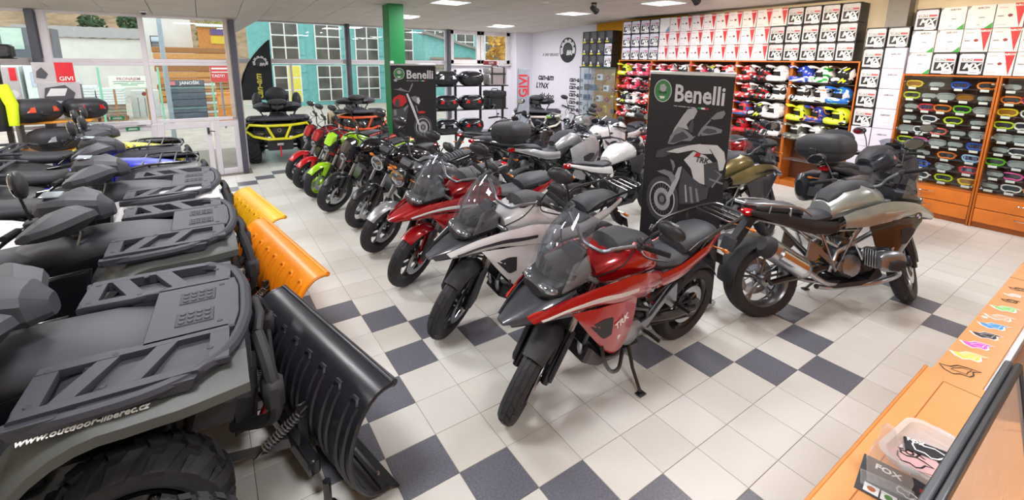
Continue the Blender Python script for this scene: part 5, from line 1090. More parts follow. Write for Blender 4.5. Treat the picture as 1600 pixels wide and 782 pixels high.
def art_adv(t, w, h):
    header(t, w, h, 1.0)
    W_((-.182, .885), .185, t, 1.2)
    ADV = [('screen', gGr, [(-.128, 1.525), (-.106, 1.584), (-.027, 1.711), (.016, 1.769), (.095, 1.787), (.112, 1.76), (.082, 1.692), (.047, 1.672), (.016, 1.63), (.041, 1.587), (-.052, 1.598)]), ('screen_edge', gDk, [(.033, 1.601), (.071, 1.69), (.088, 1.639), (.083, 1.57), (.057, 1.566)]), ('headlight', gMd, [(-.166, 1.43), (-.145, 1.506), (-.067, 1.604), (.021, 1.577), (.095, 1.533), (.12, 1.544), (.074, 1.491), (-.022, 1.476), (-.109, 1.431)]), ('headlight_dark', gDk, [(-.144, 1.441), (-.099, 1.521), (-.013, 1.564), (.054, 1.519), (-.005, 1.49), (-.092, 1.449)]), ('beak', gDk, [(-.293, 1.275), (-.275, 1.342), (-.181, 1.391), (.016, 1.451), (.153, 1.472), (.071, 1.433), (-.102, 1.359), (-.192, 1.297)]), ('fairing_top', gLt, [(-.168, 1.351), (-.087, 1.391), (.069, 1.451), (.169, 1.479), (.253, 1.454), (.29, 1.412), (.194, 1.395), (.108, 1.414), (-.047, 1.359)]), ('tank', gLt, [(.169, 1.475), (.328, 1.493), (.395, 1.445), (.416, 1.369), (.4, 1.292), (.368, 1.277), (.343, 1.362), (.27, 1.446)]), ('fairing_side', gLt, [(.022, 1.309), (.109, 1.403), (.228, 1.386), (.301, 1.339), (.22, 1.305), (.247, 1.128), (.197, 1.132), (.134, 1.157), (.099, 1.245)]), ('side_panel', gDk, [(.22, 1.305), (.344, 1.355), (.368, 1.277), (.412, 1.227), (.348, 1.168), (.29, 1.108), (.248, 1.132)]), ('flash', gRd, [(.114, 1.353), (.146, 1.402), (.186, 1.394), (.177, 1.367)]), ('fork', gGr, [(-.03, 1.226), (.01, 1.247), (-.006, 1.134), (-.057, .99), (-.114, .882), (-.135, .902), (-.083, 1.067)]), ('fork_far', gMd, [(-.124, 1.29), (-.085, 1.28), (-.062, 1.236), (-.081, 1.175), (-.094, 1.23)]), ('engine', gDk, [(.02, 1.236), (.125, 1.163), (.223, 1.123), (.29, 1.108), (.284, 1.013), (.157, .931), (.018, .893), (-.006, 1.035)]), ('pipes', gMd, [(.099, 1.077), (.124, 1.083), (.157, .939), (.131, .932)]), ('pipes2', gMd, [(.16, 1.076), (.18, 1.081), (.214, .963), (.189, .956)]), ('pipes3', gGr, [(.053, 1.082), (.067, 1.086), (.096, .93), (.078, .926)]), ('subframe', gMd, [(.281, 1.198), (.417, 1.184), (.411, 1.167), (.291, 1.182)]), ('subframe2', gMd, [(.32, 1.282), (.401, 1.255), (.322, 1.115), (.313, 1.128), (.379, 1.242)]), ('front_fender', gMd, [(-.257, 1.146), (-.181, 1.179), (-.094, 1.172), (-.042, 1.126), (-.083, 1.067), (-.127, 1.123), (-.216, 1.138)]), ('mirror', gMd, [(.242, 1.709), (.298, 1.766), (.357, 1.789), (.374, 1.767), (.349, 1.721), (.274, 1.703)]), ('stalk', gMd, [(.136, 1.554), (.17, 1.619), (.242, 1.705), (.251, 1.697), (.18, 1.605), (.154, 1.541)]), ('hand_guard', gMd, [(.157, 1.587), (.2, 1.645), (.28, 1.645), (.36, 1.629), (.355, 1.602), (.257, 1.571), (.177, 1.552)]), ('hand_guard_dark', gDk, [(.174, 1.582), (.219, 1.625), (.299, 1.621), (.317, 1.601), (.24, 1.576)])]
    for i, (n, m, p) in enumerate(ADV): pr(t, 'printed_'+n, p, m, .0045+.00025*i)
    B().text('TRK', .07, TR(-.0105, -.20, 1.338) @ FX, .0006, .03, .25).obj('printed_lettering', gDk, t); B().text('P', .09, TR(-.006, .287, .568) @ FX, .0006, 0, .4).obj('printed_signature', gLt, t)
def W_(c, r, t, ey):
    pr(t, 'printed_tyre', ring(c, r*.78, r, ey=ey), gDk, .0040); pr(t, 'printed_rim', ring(c, r*.72, r*.78, ey=ey), gLt, .0042); pr(t, 'printed_disc', ring(c, r*.28, r*.50, ey=ey), gGr, .0043); pr(t, 'printed_hub', disc(c, r*.16, 16, ey), gMd, .0043)
    for k in range(24): a = math.pi*2*k/24; u = (math.cos(a), ey*math.sin(a)); pr(t, 'printed_spoke', [(c[0]+u[0]*r*.2-.003, c[1]+u[1]*r*.2), (c[0]+u[0]*r*.74-.002, c[1]+u[1]*r*.74), (c[0]+u[0]*r*.74+.002, c[1]+u[1]*r*.74), (c[0]+u[0]*r*.2+.003, c[1]+u[1]*r*.2)], gMd, .0044)
banner('rollup_banner', 'tall dark roll-up banner with white adventure motorcycle print behind the nearest red motorcycle', 2.92, -1.50, 0, .84, 2.07, art_adv)
def art_naked(t, w, h):
    header(t, w, h, 1.0); W_((.155, .918), .17, t, 1.3)
    NKD = [('tank', gRd, [(-.47, 1.402), (-.436, 1.477), (-.332, 1.534), (-.23, 1.506), (-.196, 1.402), (-.283, 1.316), (-.378, 1.297), (-.432, 1.325)]), ('tank_band', gDk, [(-.432, 1.344), (-.4, 1.43), (-.353, 1.459), (-.328, 1.383), (-.34, 1.306), (-.396, 1.302)]), ('fork', gLt, [(-.21, 1.544), (-.178, 1.554), (-.077, 1.306), (.027, .977), (-.002, .958), (-.133, 1.325)]), ('fork_far', gMd, [(-.048, 1.345), (-.024, 1.325), (.005, 1.21), (-.014, 1.21)]), ('headlight', gMd, [(-.124, 1.488), (-.052, 1.507), (.022, 1.488), (.048, 1.412), (.018, 1.345), (-.037, 1.383), (-.092, 1.43)]), ('headlight_lens', gLt, [(-.016, 1.469), (.026, 1.478), (.043, 1.412), (.018, 1.354), (-.015, 1.392)]), ('handlebar', gMd, [(-.448, 1.638), (-.365, 1.632), (-.308, 1.663), (-.236, 1.62), (-.162, 1.592), (-.092, 1.752), (-.08, 1.715), (-.144, 1.582), (-.237, 1.591), (-.329, 1.61)]), ('mirror', gGr, [(-.429, 1.806), (-.385, 1.829), (-.355, 1.797), (-.378, 1.769), (-.419, 1.778)]), ('engine', gDk, [(-.481, 1.268), (-.379, 1.268), (-.246, 1.306), (-.171, 1.325), (-.206, 1.095), (-.278, .94), (-.43, .902), (-.488, 1.096)]), ('pipe', gLt, [(-.292, 1.075), (-.254, 1.095), (-.335, .921), (-.383, .892)]), ('pipe2', gGr, [(-.245, 1.066), (-.223, 1.056), (-.268, .94), (-.317, .911)]), ('cylinder', gMd, [(-.445, 1.249), (-.398, 1.258), (-.392, 1.153), (-.44, 1.134)]), ('fender', gRd, [(-.014, 1.2), (.053, 1.229), (.138, 1.219), (.118, 1.186), (.023, 1.181)]), ('frame', gMd, [(-.266, 1.268), (-.189, 1.344), (-.171, 1.325), (-.25, 1.21)])]
    for i, (n, m, p) in enumerate(NKD): pr(t, 'printed_'+n, [(min(max(a+.069, -.405), .405), b) for a, b in p], m, .0045+.00025*i)
banner('rollup_banner', 'dark roll-up banner with red naked motorcycle print beside the green column', 2.61, 4.08, 63, .82, 2.07, art_naked)
# ---- feather flag
t = thing('feather_flag', 'black feather flag with round emblem and vertical yellow lettering', 'flag', (.36, 8.2, 0), (0, 0, R(-100)))
def flag_edge(z): return .26*math.sin(min(1, max(0, (z-.2)/2.5))*math.pi*.5)**1.0
pole = [(0, -.30+(.0 if z < 1.2 else .68*((z-1.2)/1.38)**2.3), z) for z in [0, .4, .8, 1.2, 1.5, 1.8, 2.05, 2.25, 2.4, 2.52, 2.58]]
B().tube(pole, .014, 8).obj('pole', mFrm, t); q = B(); q.box((0, -.30, .02), (.3, .3, .03), .01); q.obj('base_plate', mFrm, t)
g = []
for p in spline(pole[3:], 3): g.append([(-.006+.012*math.sin(u*5+p.z*3), p.y+(.39-p.y)*u, p.z+.0) for u in (0, .25, .5, .75, 1)])
B().sheet(g, .004).obj('cloth', M('black flag cloth', '#24282c', .6), t)
FXp = EU(R(90), 0, R(90))
def logo(par, Mx, r, word='BRP', light=None, darkm=None):
    light = light or gLt; darkm = darkm or mBlackP
    o = B(Mx).lathe([(0, 0), (r, 0), (r, .004), (0, .004)], n=36).obj('emblem', darkm, par, False)
    q = B(Mx); n = 30; ps = []
    for i in range(n+1): a = R(-20+225*i/n); ps.append((r*.90*math.cos(a), r*.90*math.sin(a), .006))
    for i in range(n, -1, -1): a = R(-20+225*i/n); rr = r*(.52+.22*(i/n)); rr = r*.60; ps.append((rr*math.cos(a), rr*math.sin(a), .006))
    q.add(ps, [tuple(range(len(ps)))]); q.obj('emblem_gear', light, o, False)
    for k in range(5):
        a = R(20+35*k); q = B(Mx); q.add([(r*.97*math.cos(a-.14), r*.97*math.sin(a-.14), .0075), (r*.97*math.cos(a+.14), r*.97*math.sin(a+.14), .0075), (r*.74*math.cos(a+.06), r*.74*math.sin(a+.06), .0075), (r*.74*math.cos(a-.06), r*.74*math.sin(a-.06), .0075)], [(0,1,2,3)]); q.obj('gear_notch', darkm, o, False)
    q = B(Mx); q.add([(r*.50*math.cos(2*math.pi*i/24)+r*.02, r*.50*math.sin(2*math.pi*i/24), .008) for i in range(24)], [tuple(range(24))]); q.obj('emblem_globe', M('emblem charcoal', '#3f4148', .4), o, False)
    B(Mx).text(word, r*.52, TR(r*.30, -r*.22, .010), .001, .03, .25).obj('emblem_lettering', mWhite, o); return o
logo(t, TR(.012, .17, 2.06) @ FXp, .175)
B().text('can-am', .20, TR(.012, .10, 1.52) @ FXp @ EU(0, 0, R(90)), .001, .03, .2).obj('lettering', M('yellow print', '#e8d85a', .5), t)
# ---- wall lettering
o = bpy.data.objects.new('wall_graphics', None); COL.objects.link(o); o.location = (8.318, 6.35, 2.5); tag(o, 'large round gear emblem with small lettering on the white wall', 'emblem')
WX = EU(R(90), 0, R(-90))
logo(o, WX, .36); B().text('A BRP BRAND', .125, TR(0, .80, -.13) @ WX, .003, .0, .25).obj('lettering', mBlackP, o)
def wtext(s, y, z, size, lb, sub=None):
    o = bpy.data.objects.new('wall_lettering', None); COL.objects.link(o); o.location = (8.317, y, z); tag(o, lb, 'lettering', 'brand lettering on the white wall')
    B().text(s, size, WX, .003, .03, .25).obj('lettering', mBlackP, o)
    if sub: B().box((0, .12, -size*.66), (.003, .26, size*.2)).obj('small_print', gDk, o, False)
wtext('can-am', 7.36, 1.68, .27, 'largest black can-am lettering on the white wall'); wtext('LYNX', 7.54, 1.41, .24, 'black LYNX lettering below the large can-am'); wtext('ski-doo', 7.3, 1.10, .24, 'black ski-doo lettering partly hidden behind the quad')
for k, sb in enumerate(('first', 'second', 'third', 'fourth', 'lowest')): wtext('can-am', 5.95, 1.66-.215*k, .20, 'small can-am lettering left of the glass case, '+sb+' from the top' if k < 4 else 'small can-am lettering left of the glass case, lowest of five', sb)
# ---- top case rack by the green column
mCs = M('gloss case black', '#1b1c22', .2, coat=.8); mCb = M('case lower black', '#202126', .5); mCsil = M('case silver panel', '#a9acb2', .3, .5, coat=.4); mAluC = M('aluminium case', '#b2acae', .35, .7)
rk = thing('display_rack', 'dark steel rack holding top cases beside the dark banner', 'rack', (4.45, 5.3, 0), (0, 0, R(-8)))
for x in (-.88, -.3, .32, .9): B().box((x, .1, .98), (.05, .05, 1.96), .004).obj('post', mFrm, rk)
for z in (.52, 1.06, 1.60):
    B().box((0, 0, z), (1.85, .34, .025), .004).obj('shelf', mFrm, rk)
for x in (-.88, .9): B().box((x, 0, .02), (.06, .6, .04), .004).obj('foot', mFrm, rk)
def case_thing(label, x, y, z, rot, **k):
    t = thing('top_case', label, 'top case', (x, y, z), (0, 0, rot), 'motorcycle top cases'); top_case(t, (0, 0, 0), k.get('lid', mCs), k.get('base', mCb), k.get('lens'), k.get('w', .56), k.get('d', .42), k.get('h', .32), False, k.get('panel')); return t
RM = TR(4.45, 5.3, 0) @ EU(0, 0, R(-8))
def rp(x, z): p = RM @ Vector((x, -.06, z)); return (p.x, p.y, p.z)
ro = R(90-8)
for (row, z) in enumerate((1.614, 1.074, .534)):
    for c, x in enumerate((-.58, .02)):
        lens = (None, mRedL, mRedL)[row] if c else (M('clear reflector', '#cfd4dc', .2, .4), mRedL, MC.get('clear reflector'))[row]
        lb = [['black top case with clear reflectors on the rack top left', 'black top case with silver lid panel on the rack top'], ['black top case with red reflectors on the middle shelf left', 'black top case with silver lid and red reflectors on the middle shelf'], ['black top case with clear reflectors on the lower shelf left', 'black top case with red reflectors on the lower shelf']][row][c]
        case_thing(lb, *rp(x, z), ro, lens=lens, panel=mCsil if (c and row < 2) else None)
def alu_case(label, loc, m, strap):
    t = thing('luggage_case', label, 'luggage case', loc, (0, 0, R(-8)), 'box shaped luggage cases')
    B().box((0, 0, .13), (.44, .38, .26), .02).obj('tub', m, t); B().box((0, 0, .335), (.45, .39, .14), .02).obj('lid', m, t)
    for x in (-.15, .15): B().box((x, -.197, .22), (.035, .012, .38), .004).obj('strap', strap, t); B().box((x, 0, .408), (.035, .38, .01), .003).obj('lid_strap', strap, t)
    B().box((0, -.2, .255), (.40, .012, .03), .004).obj('clasp_band', strap, t); B().tube(spline([(-.08, 0, .41), (-.06, 0, .45), (.06, 0, .45), (.08, 0, .41)], 3), .010, 6).obj('handle', mBlk, t)
alu_case('brushed aluminium luggage case with black straps on the rack top', rp(.62, 1.614), mAluC, mBlk); alu_case('black luggage case on the middle shelf of the rack', rp(.62, 1.074), mCb, mFrm)
t = thing('red_box', 'small dark red box lying on the window side of the rack top', 'box', rp(.5, 2.07), (0, 0, R(-8))); B().box((0, 0, .05), (.30, .12, .09), .006).obj('body', M('dark red carton', '#7d2026', .6), t); B().text('GIVI', .07, TR(0, -.062, .05) @ EU(R(90), 0, 0), .001).obj('lettering', mWhite, t)
t = thing('advertising_board', 'grey panel with vertical red lettering beside the top case rack', 'advertising board', (5.62, 4.78, 0), (0, 0, R(-12)))
B().box((0, 0, 1.0), (.30, .05, 2.0), .006).obj('board', M('grey blue panel', '#9aa0ad', .5), t); B().text('GIVI', .30, TR(-.01, -.027, 1.60) @ EU(R(90), 0, 0) @ EU(0, 0, R(90)), .002, .02).obj('lettering', mRedP, t); B().box((.11, -.027, 1.60), (.03, .003, .44)).obj('small_print', mRedP, t, False)
B().lathe([(0, 0), (.07, 0), (.07, .002), (0, .002)], (.02, -.026, .95), (0, -1, 0), 20).obj('printed_wheel', mBlackP, t); B().box((0, 0, .01), (.4, .3, .02), .004).obj('foot', mFrm, t)
# ---- left stand with cases and panels
st = thing('display_stand', 'grey steel stand with wooden ledges and grey product panels at the left', 'rack', (-2.55, 5.36, 0))
for x in (-.35, .35): B().tube([(x, .1, 0), (x, .1, 1.75)], .045, 12).obj('post', M('grey stand post', '#8d9097', .4, .6), st)
mWd = M('orange beech ledge', '#d8902f', .5, var=.12, scale=8)
for z in (.80, 1.22): B().box((.06, -.08, z), (.86, .40, .03), .006).obj('ledge', mWd, st)
pa = B().box((.12, .06, 1.92), (.44, .02, .30), .003).obj('product_panel', M('panel grey', '#b4b1b4', .5), st); B().box((.24, .048, 1.92), (.2, .004, .3)).obj('panel_red', mRedP, pa, False); B().text('GIVI', .085, TR(.245, .044, 1.83) @ EU(R(90), 0, 0), .001, .015).obj('lettering', mWhite, pa); B().add([(.0-.07, .045, 1.85), (.02, .045, 1.83), (.06, .045, 1.9), (.0, .045, 2.0), (-.06, .045, 1.94)], [(0,1,2,3,4)]).obj('printed_bike', gDk, pa, False)
pb = B().box((.15, .05, 1.62), (.46, .02, .32), .003).obj('product_panel', MC['panel grey'], st); B().add([(-.03, .036, 1.52), (.28, .036, 1.50), (.32, .036, 1.62), (.22, .036, 1.74), (.0, .036, 1.70)], [(0,1,2,3,4)]).obj('printed_case', gDk, pb, False); B().add([(.0, .034, 1.58), (.2, .034, 1.58), (.24, .034, 1.69), (.06, .034, 1.69)], [(0,1,2,3)]).obj('printed_lid', gLt, pb, False)
pc = B().box((-.33, .05, 1.72), (.16, .02, .56), .003).obj('product_panel', MC['panel grey'], st); B().box((-.30, .038, 1.9), (.07, .003, .18)).obj('panel_red', mRedP, pc, False); B().lathe([(0, 0), (.06, 0), (.06, .002), (0, .002)], (-.33, .038, 1.62), (0, -1, 0), 18).obj('printed_disc', gLt, pc)
case_thing('matt black top case with orange reflectors on the left stand', -2.66, 5.2, 1.236, R(130), lid=mMat, base=mMat, lens=M('orange red reflector', '#d8481c', .2, coat=1), w=.55, d=.44)
case_thing('gloss black top case with red reflectors on the left stand', -2.16, 5.42, 1.236, R(125), lid=mBlk, lens=mRedL, w=.5, d=.4, h=.30)
case_thing('matt black top case with silver corner below on the left stand', -2.50, 5.15, .816, R(130), lid=mMat, base=mMat, w=.55, d=.44, lens=M('silver reflector', '#c0c3ca', .25, .5))
t = thing('black_canister', 'black ribbed canister case on top of the left stand panels', 'case', (-3.02, 5.42, 0)); B().box((0, .1, 1.06), (.06, .06, 2.12)).obj('post', mFrm, t, False); B().box((0, .05, 2.12), (.4, .3, .012)).obj('tray', mFrm, t, False)
for x in (-.11, .11): B().box((x, 0, 2.22), (.21, .24, .19), .03).obj('can', mBlk, t)
for x in (-.11, .11): 
    for z in (2.18, 2.26): B().box((x, -.122, z), (.19, .008, .02), .003).obj('rib', mBlk, t)
t = thing('hi_vis_jacket', 'neon yellow and black jacket hanging in front of the left stand', 'jacket', (-3.08, 4.97, 0)); B().tube([(0, .06, 0), (0, .06, 1.9)], .02, 8).obj('hanger_pole', mFrm, t)
q = B(); q.loft([[(w*math.cos(a), d*math.sin(a), z) for a in [2*math.pi*k/14 for k in range(14)]] for (w, d, z) in ((.22, .12, 1.15), (.23, .13, 1.35), (.22, .12, 1.6), (.24, .12, 1.76), (.12, .08, 1.85))]); q.obj('body', mBlk, t)
for s in (1, -1): B().tube([(s*.20, 0, 1.76), (s*.28, -.05, 1.5), (s*.27, -.08, 1.22)], [.075, .065, .05], 10).obj('sleeve', M('neon yellow fabric', '#d5ea1c', .7), t)
B().box((0, -.135, 1.5), (.3, .01, .06)).obj('stripe', MC['neon yellow fabric'], t, False)
# ================================================================ shelves on the right wall
mWood = M('orange brown laminate', '#b8641f', .42, var=.14, scale=5); mWoodL = M('beech laminate', '#d8792c', .38, var=.10, scale=4); mWoodD = M('dark shelf back', '#5a3018', .6, var=.1)
XF, XB = 7.95, 8.31
EDG = [4.0, 3.0, 1.98, .97, -.04, -1.04]
SN = ['far left helmet shelf', 'helmet shelf left of the banner top', 'helmet shelf behind the banner', 'helmet shelf right of the banner', 'rightmost helmet shelf']
HZ = [1.86, 1.53, 1.19, .86]
for u in range(5):
    y1, y0 = EDG[u], EDG[u+1]; t = thing('helmet_shelf', 'orange brown wooden '+SN[u], 'shelf', ((XF+XB)/2, (y0+y1)/2, 0), group='wooden helmet shelves'); w = y1-y0; d = XB-XF
    for s in (1, -1): B().box((0, s*(w/2-.012), 1.115), (d, .022, 2.23), .002).obj('side_panel', mWood, t)
    B().box((d/2-.006, 0, 1.115), (.01, w-.046, 2.2)).obj('back_panel', mWoodD, t, False); B().box((0, 0, 2.218), (d, w-.046, .024), .002).obj('top_panel', mWood, t); B().box((0, 0, .05), (d-.03, w-.046, .10), .002).obj('plinth', mWood, t)
    for z in HZ+[.50]: B().box((.01, 0, z-.012), (d-.03, w-.048, .012)).obj('glass_shelf', mClear, t, False)
# ---- helmets
def helmet_meshes(cols, seed):
    m = patch_mat('helmet graphics %d' % seed, cols, 3.6+.5*(seed % 3), .25, .6, 1.6, seed)
    q = B(); n, k = 22, 14; vs = []; fs = []; 
    for i in range(k+1):
        th = math.pi*(.02+.80*i/k); z = .125*math.cos(th)*1.08
        for j in range(n):
            a = 2*math.pi*j/n; r = math.sin(th); fx = .140 if math.cos(a) > 0 else .138
            vs.append((fx*r*math.cos(a)-.005*(1 if z < 0 else 0), .112*r*math.sin(a), z+.135))
    for i in range(k):
        for j in range(n):
            a = 2*math.pi*(j+.5)/n; z = .125*math.cos(math.pi*(.02+.8*(i+.5)/k))
            if math.cos(a) > .30 and -.075 < z < .035: continue       # eye port
            fs.append((i*n+j, (i+1)*n+j, (i+1)*n+(j+1) % n, i*n+(j+1) % n))
    q.add(vs, fs); shell = q.mesh('shell', m)
    q = B(); pts = spline([(-.02, -.112, .045), (.08, -.105, .05), (.165, -.06, .055), (.195, 0, .058), (.165, .06, .055), (.08, .105, .05), (-.02, .112, .045)], 3); q.tube(pts, [.034+.012*(1-abs(2*i/(len(pts)-1)-1)) for i in range(len(pts))], 8, flat=1.15); chin = q.mesh('chin_bar', m)
    g = []
    for i in range(6):
        t = i/5; g.append([(.075+.185*t-.03*u*u, u*(.098-.025*t), .225+.055*math.sin(t*1.9)-.035*u*u-.012*t) for u in (-1, -.6, -.2, .2, .6, 1)])
    q = B(); q.sheet(g, .007); peak = q.mesh('peak', m)
    return shell, chin, peak
q = B(); q.ball((0, 0, .13), (.125, .10, .115), 14, 8); LINER = q.mesh('liner', M('black helmet liner', '#141416', .8))
q = B(); q.lathe([(0, .006), (.014, .005), (.016, 0)], (.03, .105, .17), (0, 1, 0), 8); q.lathe([(0, .006), (.014, .005), (.016, 0)], (.03, -.105, .17), (0, -1, 0), 8); 
HS = {'neon yellow': ['#c8e01a', '#dff03a', '#1b1b1f'], 'pink': ['#f0f0f0', '#e0486a', '#f4b8c4'], 'black and red': ['#1a1a1e', '#c81f2a', '#2a2a2e'], 'white and red': ['#eeeeee', '#d2323a', '#f5f5f5'], 'red and black': ['#b91c26', '#1c1c20', '#e8e8e8'], 'white': ['#ebebec', '#f6f6f6', '#c4c6cc'], 'black and white': ['#1d1d21', '#e6e6e8', '#33333a'], 'blue and red': ['#2a6fc0', '#c8303a', '#ececec'], 'yellow and black': ['#d8de2c', '#1d1d21', '#f0f0f0'], 'white and blue': ['#eeeeee', '#2340b4', '#e8e8ee'], 'green and white': ['#1fae3c', '#eeeeee', '#178a30'], 'orange and white': ['#ee6a16', '#f0f0f0', '#1d1d21'], 'green and blue': ['#dfe6ee', '#1f6fd0', '#8fd62a'], 'orange and blue': ['#ef7f1c', '#26348c', '#f4a24a'], 'grey camouflage': ['#b9bdb8', '#5e625c', '#e4e6e0']}
HM = {k: helmet_meshes(v, i+1) for i, (k, v) in enumerate(HS.items())}
ROWS = {0: [['neon yellow', 'pink', 'pink'], ['black and red', 'pink', 'red and black'], ['yellow and black', 'orange and white', 'white and red'], ['white and red', 'black and white', 'red and black']],
        1: [['pink', 'white and red', 'black and white'], ['red and black', 'white', 'black and red']], 2: [['pink', 'yellow and black', 'white and red'], ['white', 'black and red', 'white and red']],
        3: [['white and red', 'red and black', 'white'], ['white and red', 'red and black', 'black and white'], ['blue and red', 'yellow and black', 'white'], ['black and red', 'red and black', 'black and white']],
        4: [['white and blue', 'green and white', 'yellow and black'], ['black and white', 'orange and white', 'green and blue'], ['neon yellow', 'orange and blue', 'neon yellow'], ['grey camouflage', 'white', 'yellow and black']]}
RN = ['top row', 'second row', 'third row', 'fourth row']; PN = ['leftmost', 'middle', 'rightmost']
random.seed(5)
for u, rows in ROWS.items():
    for r, row in enumerate(rows):
        for c, kind in enumerate(row):
            y = EDG[u]-.20-.30*c
            t = thing('motocross_helmet', '%s helmet, %s, %s, %s' % (kind, PN[c], RN[r], SN[u]), 'helmet', (8.09+random.uniform(-.01, .01), y+random.uniform(-.015, .015), HZ[r]+.002), (0, 0, R(random.uniform(118, 138))), 'motocross helmets on the wooden shelves')
            t.scale = (1.08,)*3
            s, ch, pk = HM[kind]; link('shell', s, t); link('chin_bar', ch, t); link('peak', pk, t); link('liner', LINER, t)
# ---- boxes
BW, BH, BD = .266, .303, .33
cW = M('white carton', '#e9e6e6', .6, var=.02); cG = M('light grey carton', '#c9c6cb', .55, var=.10, scale=9); cK = M('black carton', '#26262b', .5, var=.2); cL = M('lavender white carton', '#d3d0e2', .6, var=.03); cGr = M('carton green', '#2f9a3c', .5); cPk = M('faint pink print', '#e0b4b4', .6)
def fx(q, name, poly, m, o, d=.0015):      # print on the box front: (across 0..1, up 0..1)
    b = B(); b.add([(-BD/2-d, BW/2-a*BW, c*BH) for a, c in poly], [tuple(range(len(poly)))]); q.append((name, b.mesh(name, m, False)))
def rect(a0, b0, a1, b1): return [(a0, b0), (a1, b0), (a1, b1), (a0, b1)]
def tx(q, s, size, a, c, m, bold=.02, sh=0, d=.002): q.append(('lettering', B().text(s, size, TR(-BD/2-d, BW/2-a*BW, c*BH) @ FX, .0006, bold, sh).mesh('lettering', m)))
def boxtype(k):
    q = []; body = {'red': cW, 'green': cW, 'mx': cK, 'mxl': cK, 'lav': cL, 'plain': cW, 'yel': cK}[k]
    b = B(); b.box((0, 0, BH/2), (BD, BW-.006, BH-.004), .003); q.append(('carton', b.mesh('carton', body)))
    if k == 'red':
        fx(q, 'red_triangle', [(.60, .995), (.985, .995), (.86, .02)], mRedP, b); tx(q, 'AIROH', .034, .80, .90, mWhite, .03, .2, .0025)
        fx(q, 'printed_helmet', [(.42, .52), (.50, .58), (.60, .54), (.58, .46), (.48, .44)], M('dark red print', '#8e3438', .6), b); fx(q, 'print_line', rect(.10, .47, .30, .52), gMd, b); fx(q, 'print_line', rect(.10, .82, .40, .86), cPk, b); fx(q, 'print_line', rect(.10, .12, .45, .15), cPk, b)
    elif k in ('mx', 'mxl'):
        fx(q, 'silver_panel', [(.05, .06), (.93, .06), (.95, .86), (.90, .93), (.12, .93), (.05, .86)], cG if k == 'mx' else cL, b); fx(q, 'black_band', [(.13, .17), (.90, .17), (.92, .56), (.13, .56)], mBlackP, b, .002); fx(q, 'dark_line', [(.14, .62), (.55, .62), (.56, .72), (.15, .72)], mBlackP, b, .002); fx(q, 'red_line', [(.57, .62), (.90, .62), (.90, .71), (.58, .72)], M('dull red print', '#b5565c', .6), b, .002)
        tx(q, 'MX', .105, .52, .38, mWhite, .04, .3, .0028); tx(q, 'AIROH', .034, .35, .67, mWhite, .03, .2, .0028); fx(q, 'price_label', rect(.46, .03, .86, .26), mWhite, b, .0034); fx(q, 'label_print', rect(.52, .10, .78, .13), gMd, b, .004)
    elif k == 'green':
        fx(q, 'green_corner', [(.70, .01), (.98, .01), (.98, .26)], cGr, b); fx(q, 'grey_corner', [(.02, .98), (.02, .80), (.14, .98)], gMd, b); tx(q, 'AIROH', .036, .55, .87, gDk, .02, .2); fx(q, 'print_line', rect(.46, .45, .66, .49), gMd, b); fx(q, 'print_line', rect(.42, .12, .54, .20), gGr, b)
    elif k == 'lav': tx(q, 'AIROH', .038, .52, .68, gDk, .02, .2); fx(q, 'print_line', rect(.5, .3, .8, .33), gGr, b)
    elif k == 'plain': fx(q, 'blue_corner', [(.60, .02), (.97, .02), (.97, .40)], M('carton blue', '#5f97b8', .5), b); fx(q, 'print_line', rect(.4, .5, .6, .53), gGr, b)
    else: fx(q, 'grey_panel', [(.35, .35), (.95, .35), (.95, .92), (.25, .92)], gDk, b); fx(q, 'yellow_label', rect(.10, .05, .52, .15), M('label yellow', '#e6d81f', .5), b); fx(q, 'white_label', rect(.2, .2, .4, .42), gLt, b)
    return q
BT = {k: boxtype(k) for k in ('red', 'green', 'mx', 'mxl', 'lav', 'plain', 'yel')}
KN = {'red': 'white carton with red triangle', 'green': 'white carton with green corner', 'mx': 'grey black MX carton', 'mxl': 'lavender black MX carton', 'lav': 'plain lavender carton', 'plain': 'white carton with blue corner', 'yel': 'black carton with yellow label'}
def carton(k, x, y, z, where, group, rz=0):
    t = thing('carton', KN[k]+', '+where, 'carton', (x, y, z), (0, 0, rz), group)
    for (n, me) in BT[k]: link(n, me, t)
OR = ['first', 'second', 'third', 'fourth', 'fifth', 'sixth', 'seventh', 'eighth', 'ninth', 'tenth', 'eleventh', 'twelfth', 'thirteenth', 'fourteenth', 'fifteenth', 'sixteenth', 'seventeenth', 'eighteenth']
LV = ['bottom', 'middle', 'top']
for lv in range(3):
    for i in range(18):
        k = 'mxl' if i < 4 else ('red' if i < 14 else 'mx')
        if i == 4 and lv == 2: k = 'plain'
        if i == 13 and lv < 2: k = 'mx'
        carton(k, 8.12+random.uniform(-.008, .008)-.0, 3.79-.27*i+(.0 if lv else .0), 2.231+lv*(BH+.001), '%s in %s layer above the helmets' % (OR[i], LV[lv]), 'cartons on the helmet shelves', R(random.uniform(-1, 1)))
for i, ks in enumerate((['green', 'green', 'mxl'], ['mxl', 'green', 'green'], ['mxl', 'red', 'green'], ['red', 'red', 'red'], ['red', 'red', 'red'], ['red', 'mx', 'red'])):
    for lv, k in enumerate(ks): carton(k, 8.13, -1.745-.27*i+.03*lv*0, 2.056+lv*(BH+.001), '%s in %s layer above the goggle cabinets' % (OR[i], LV[lv]), 'cartons on the goggle cabinets', R(random.uniform(-1, 1)))
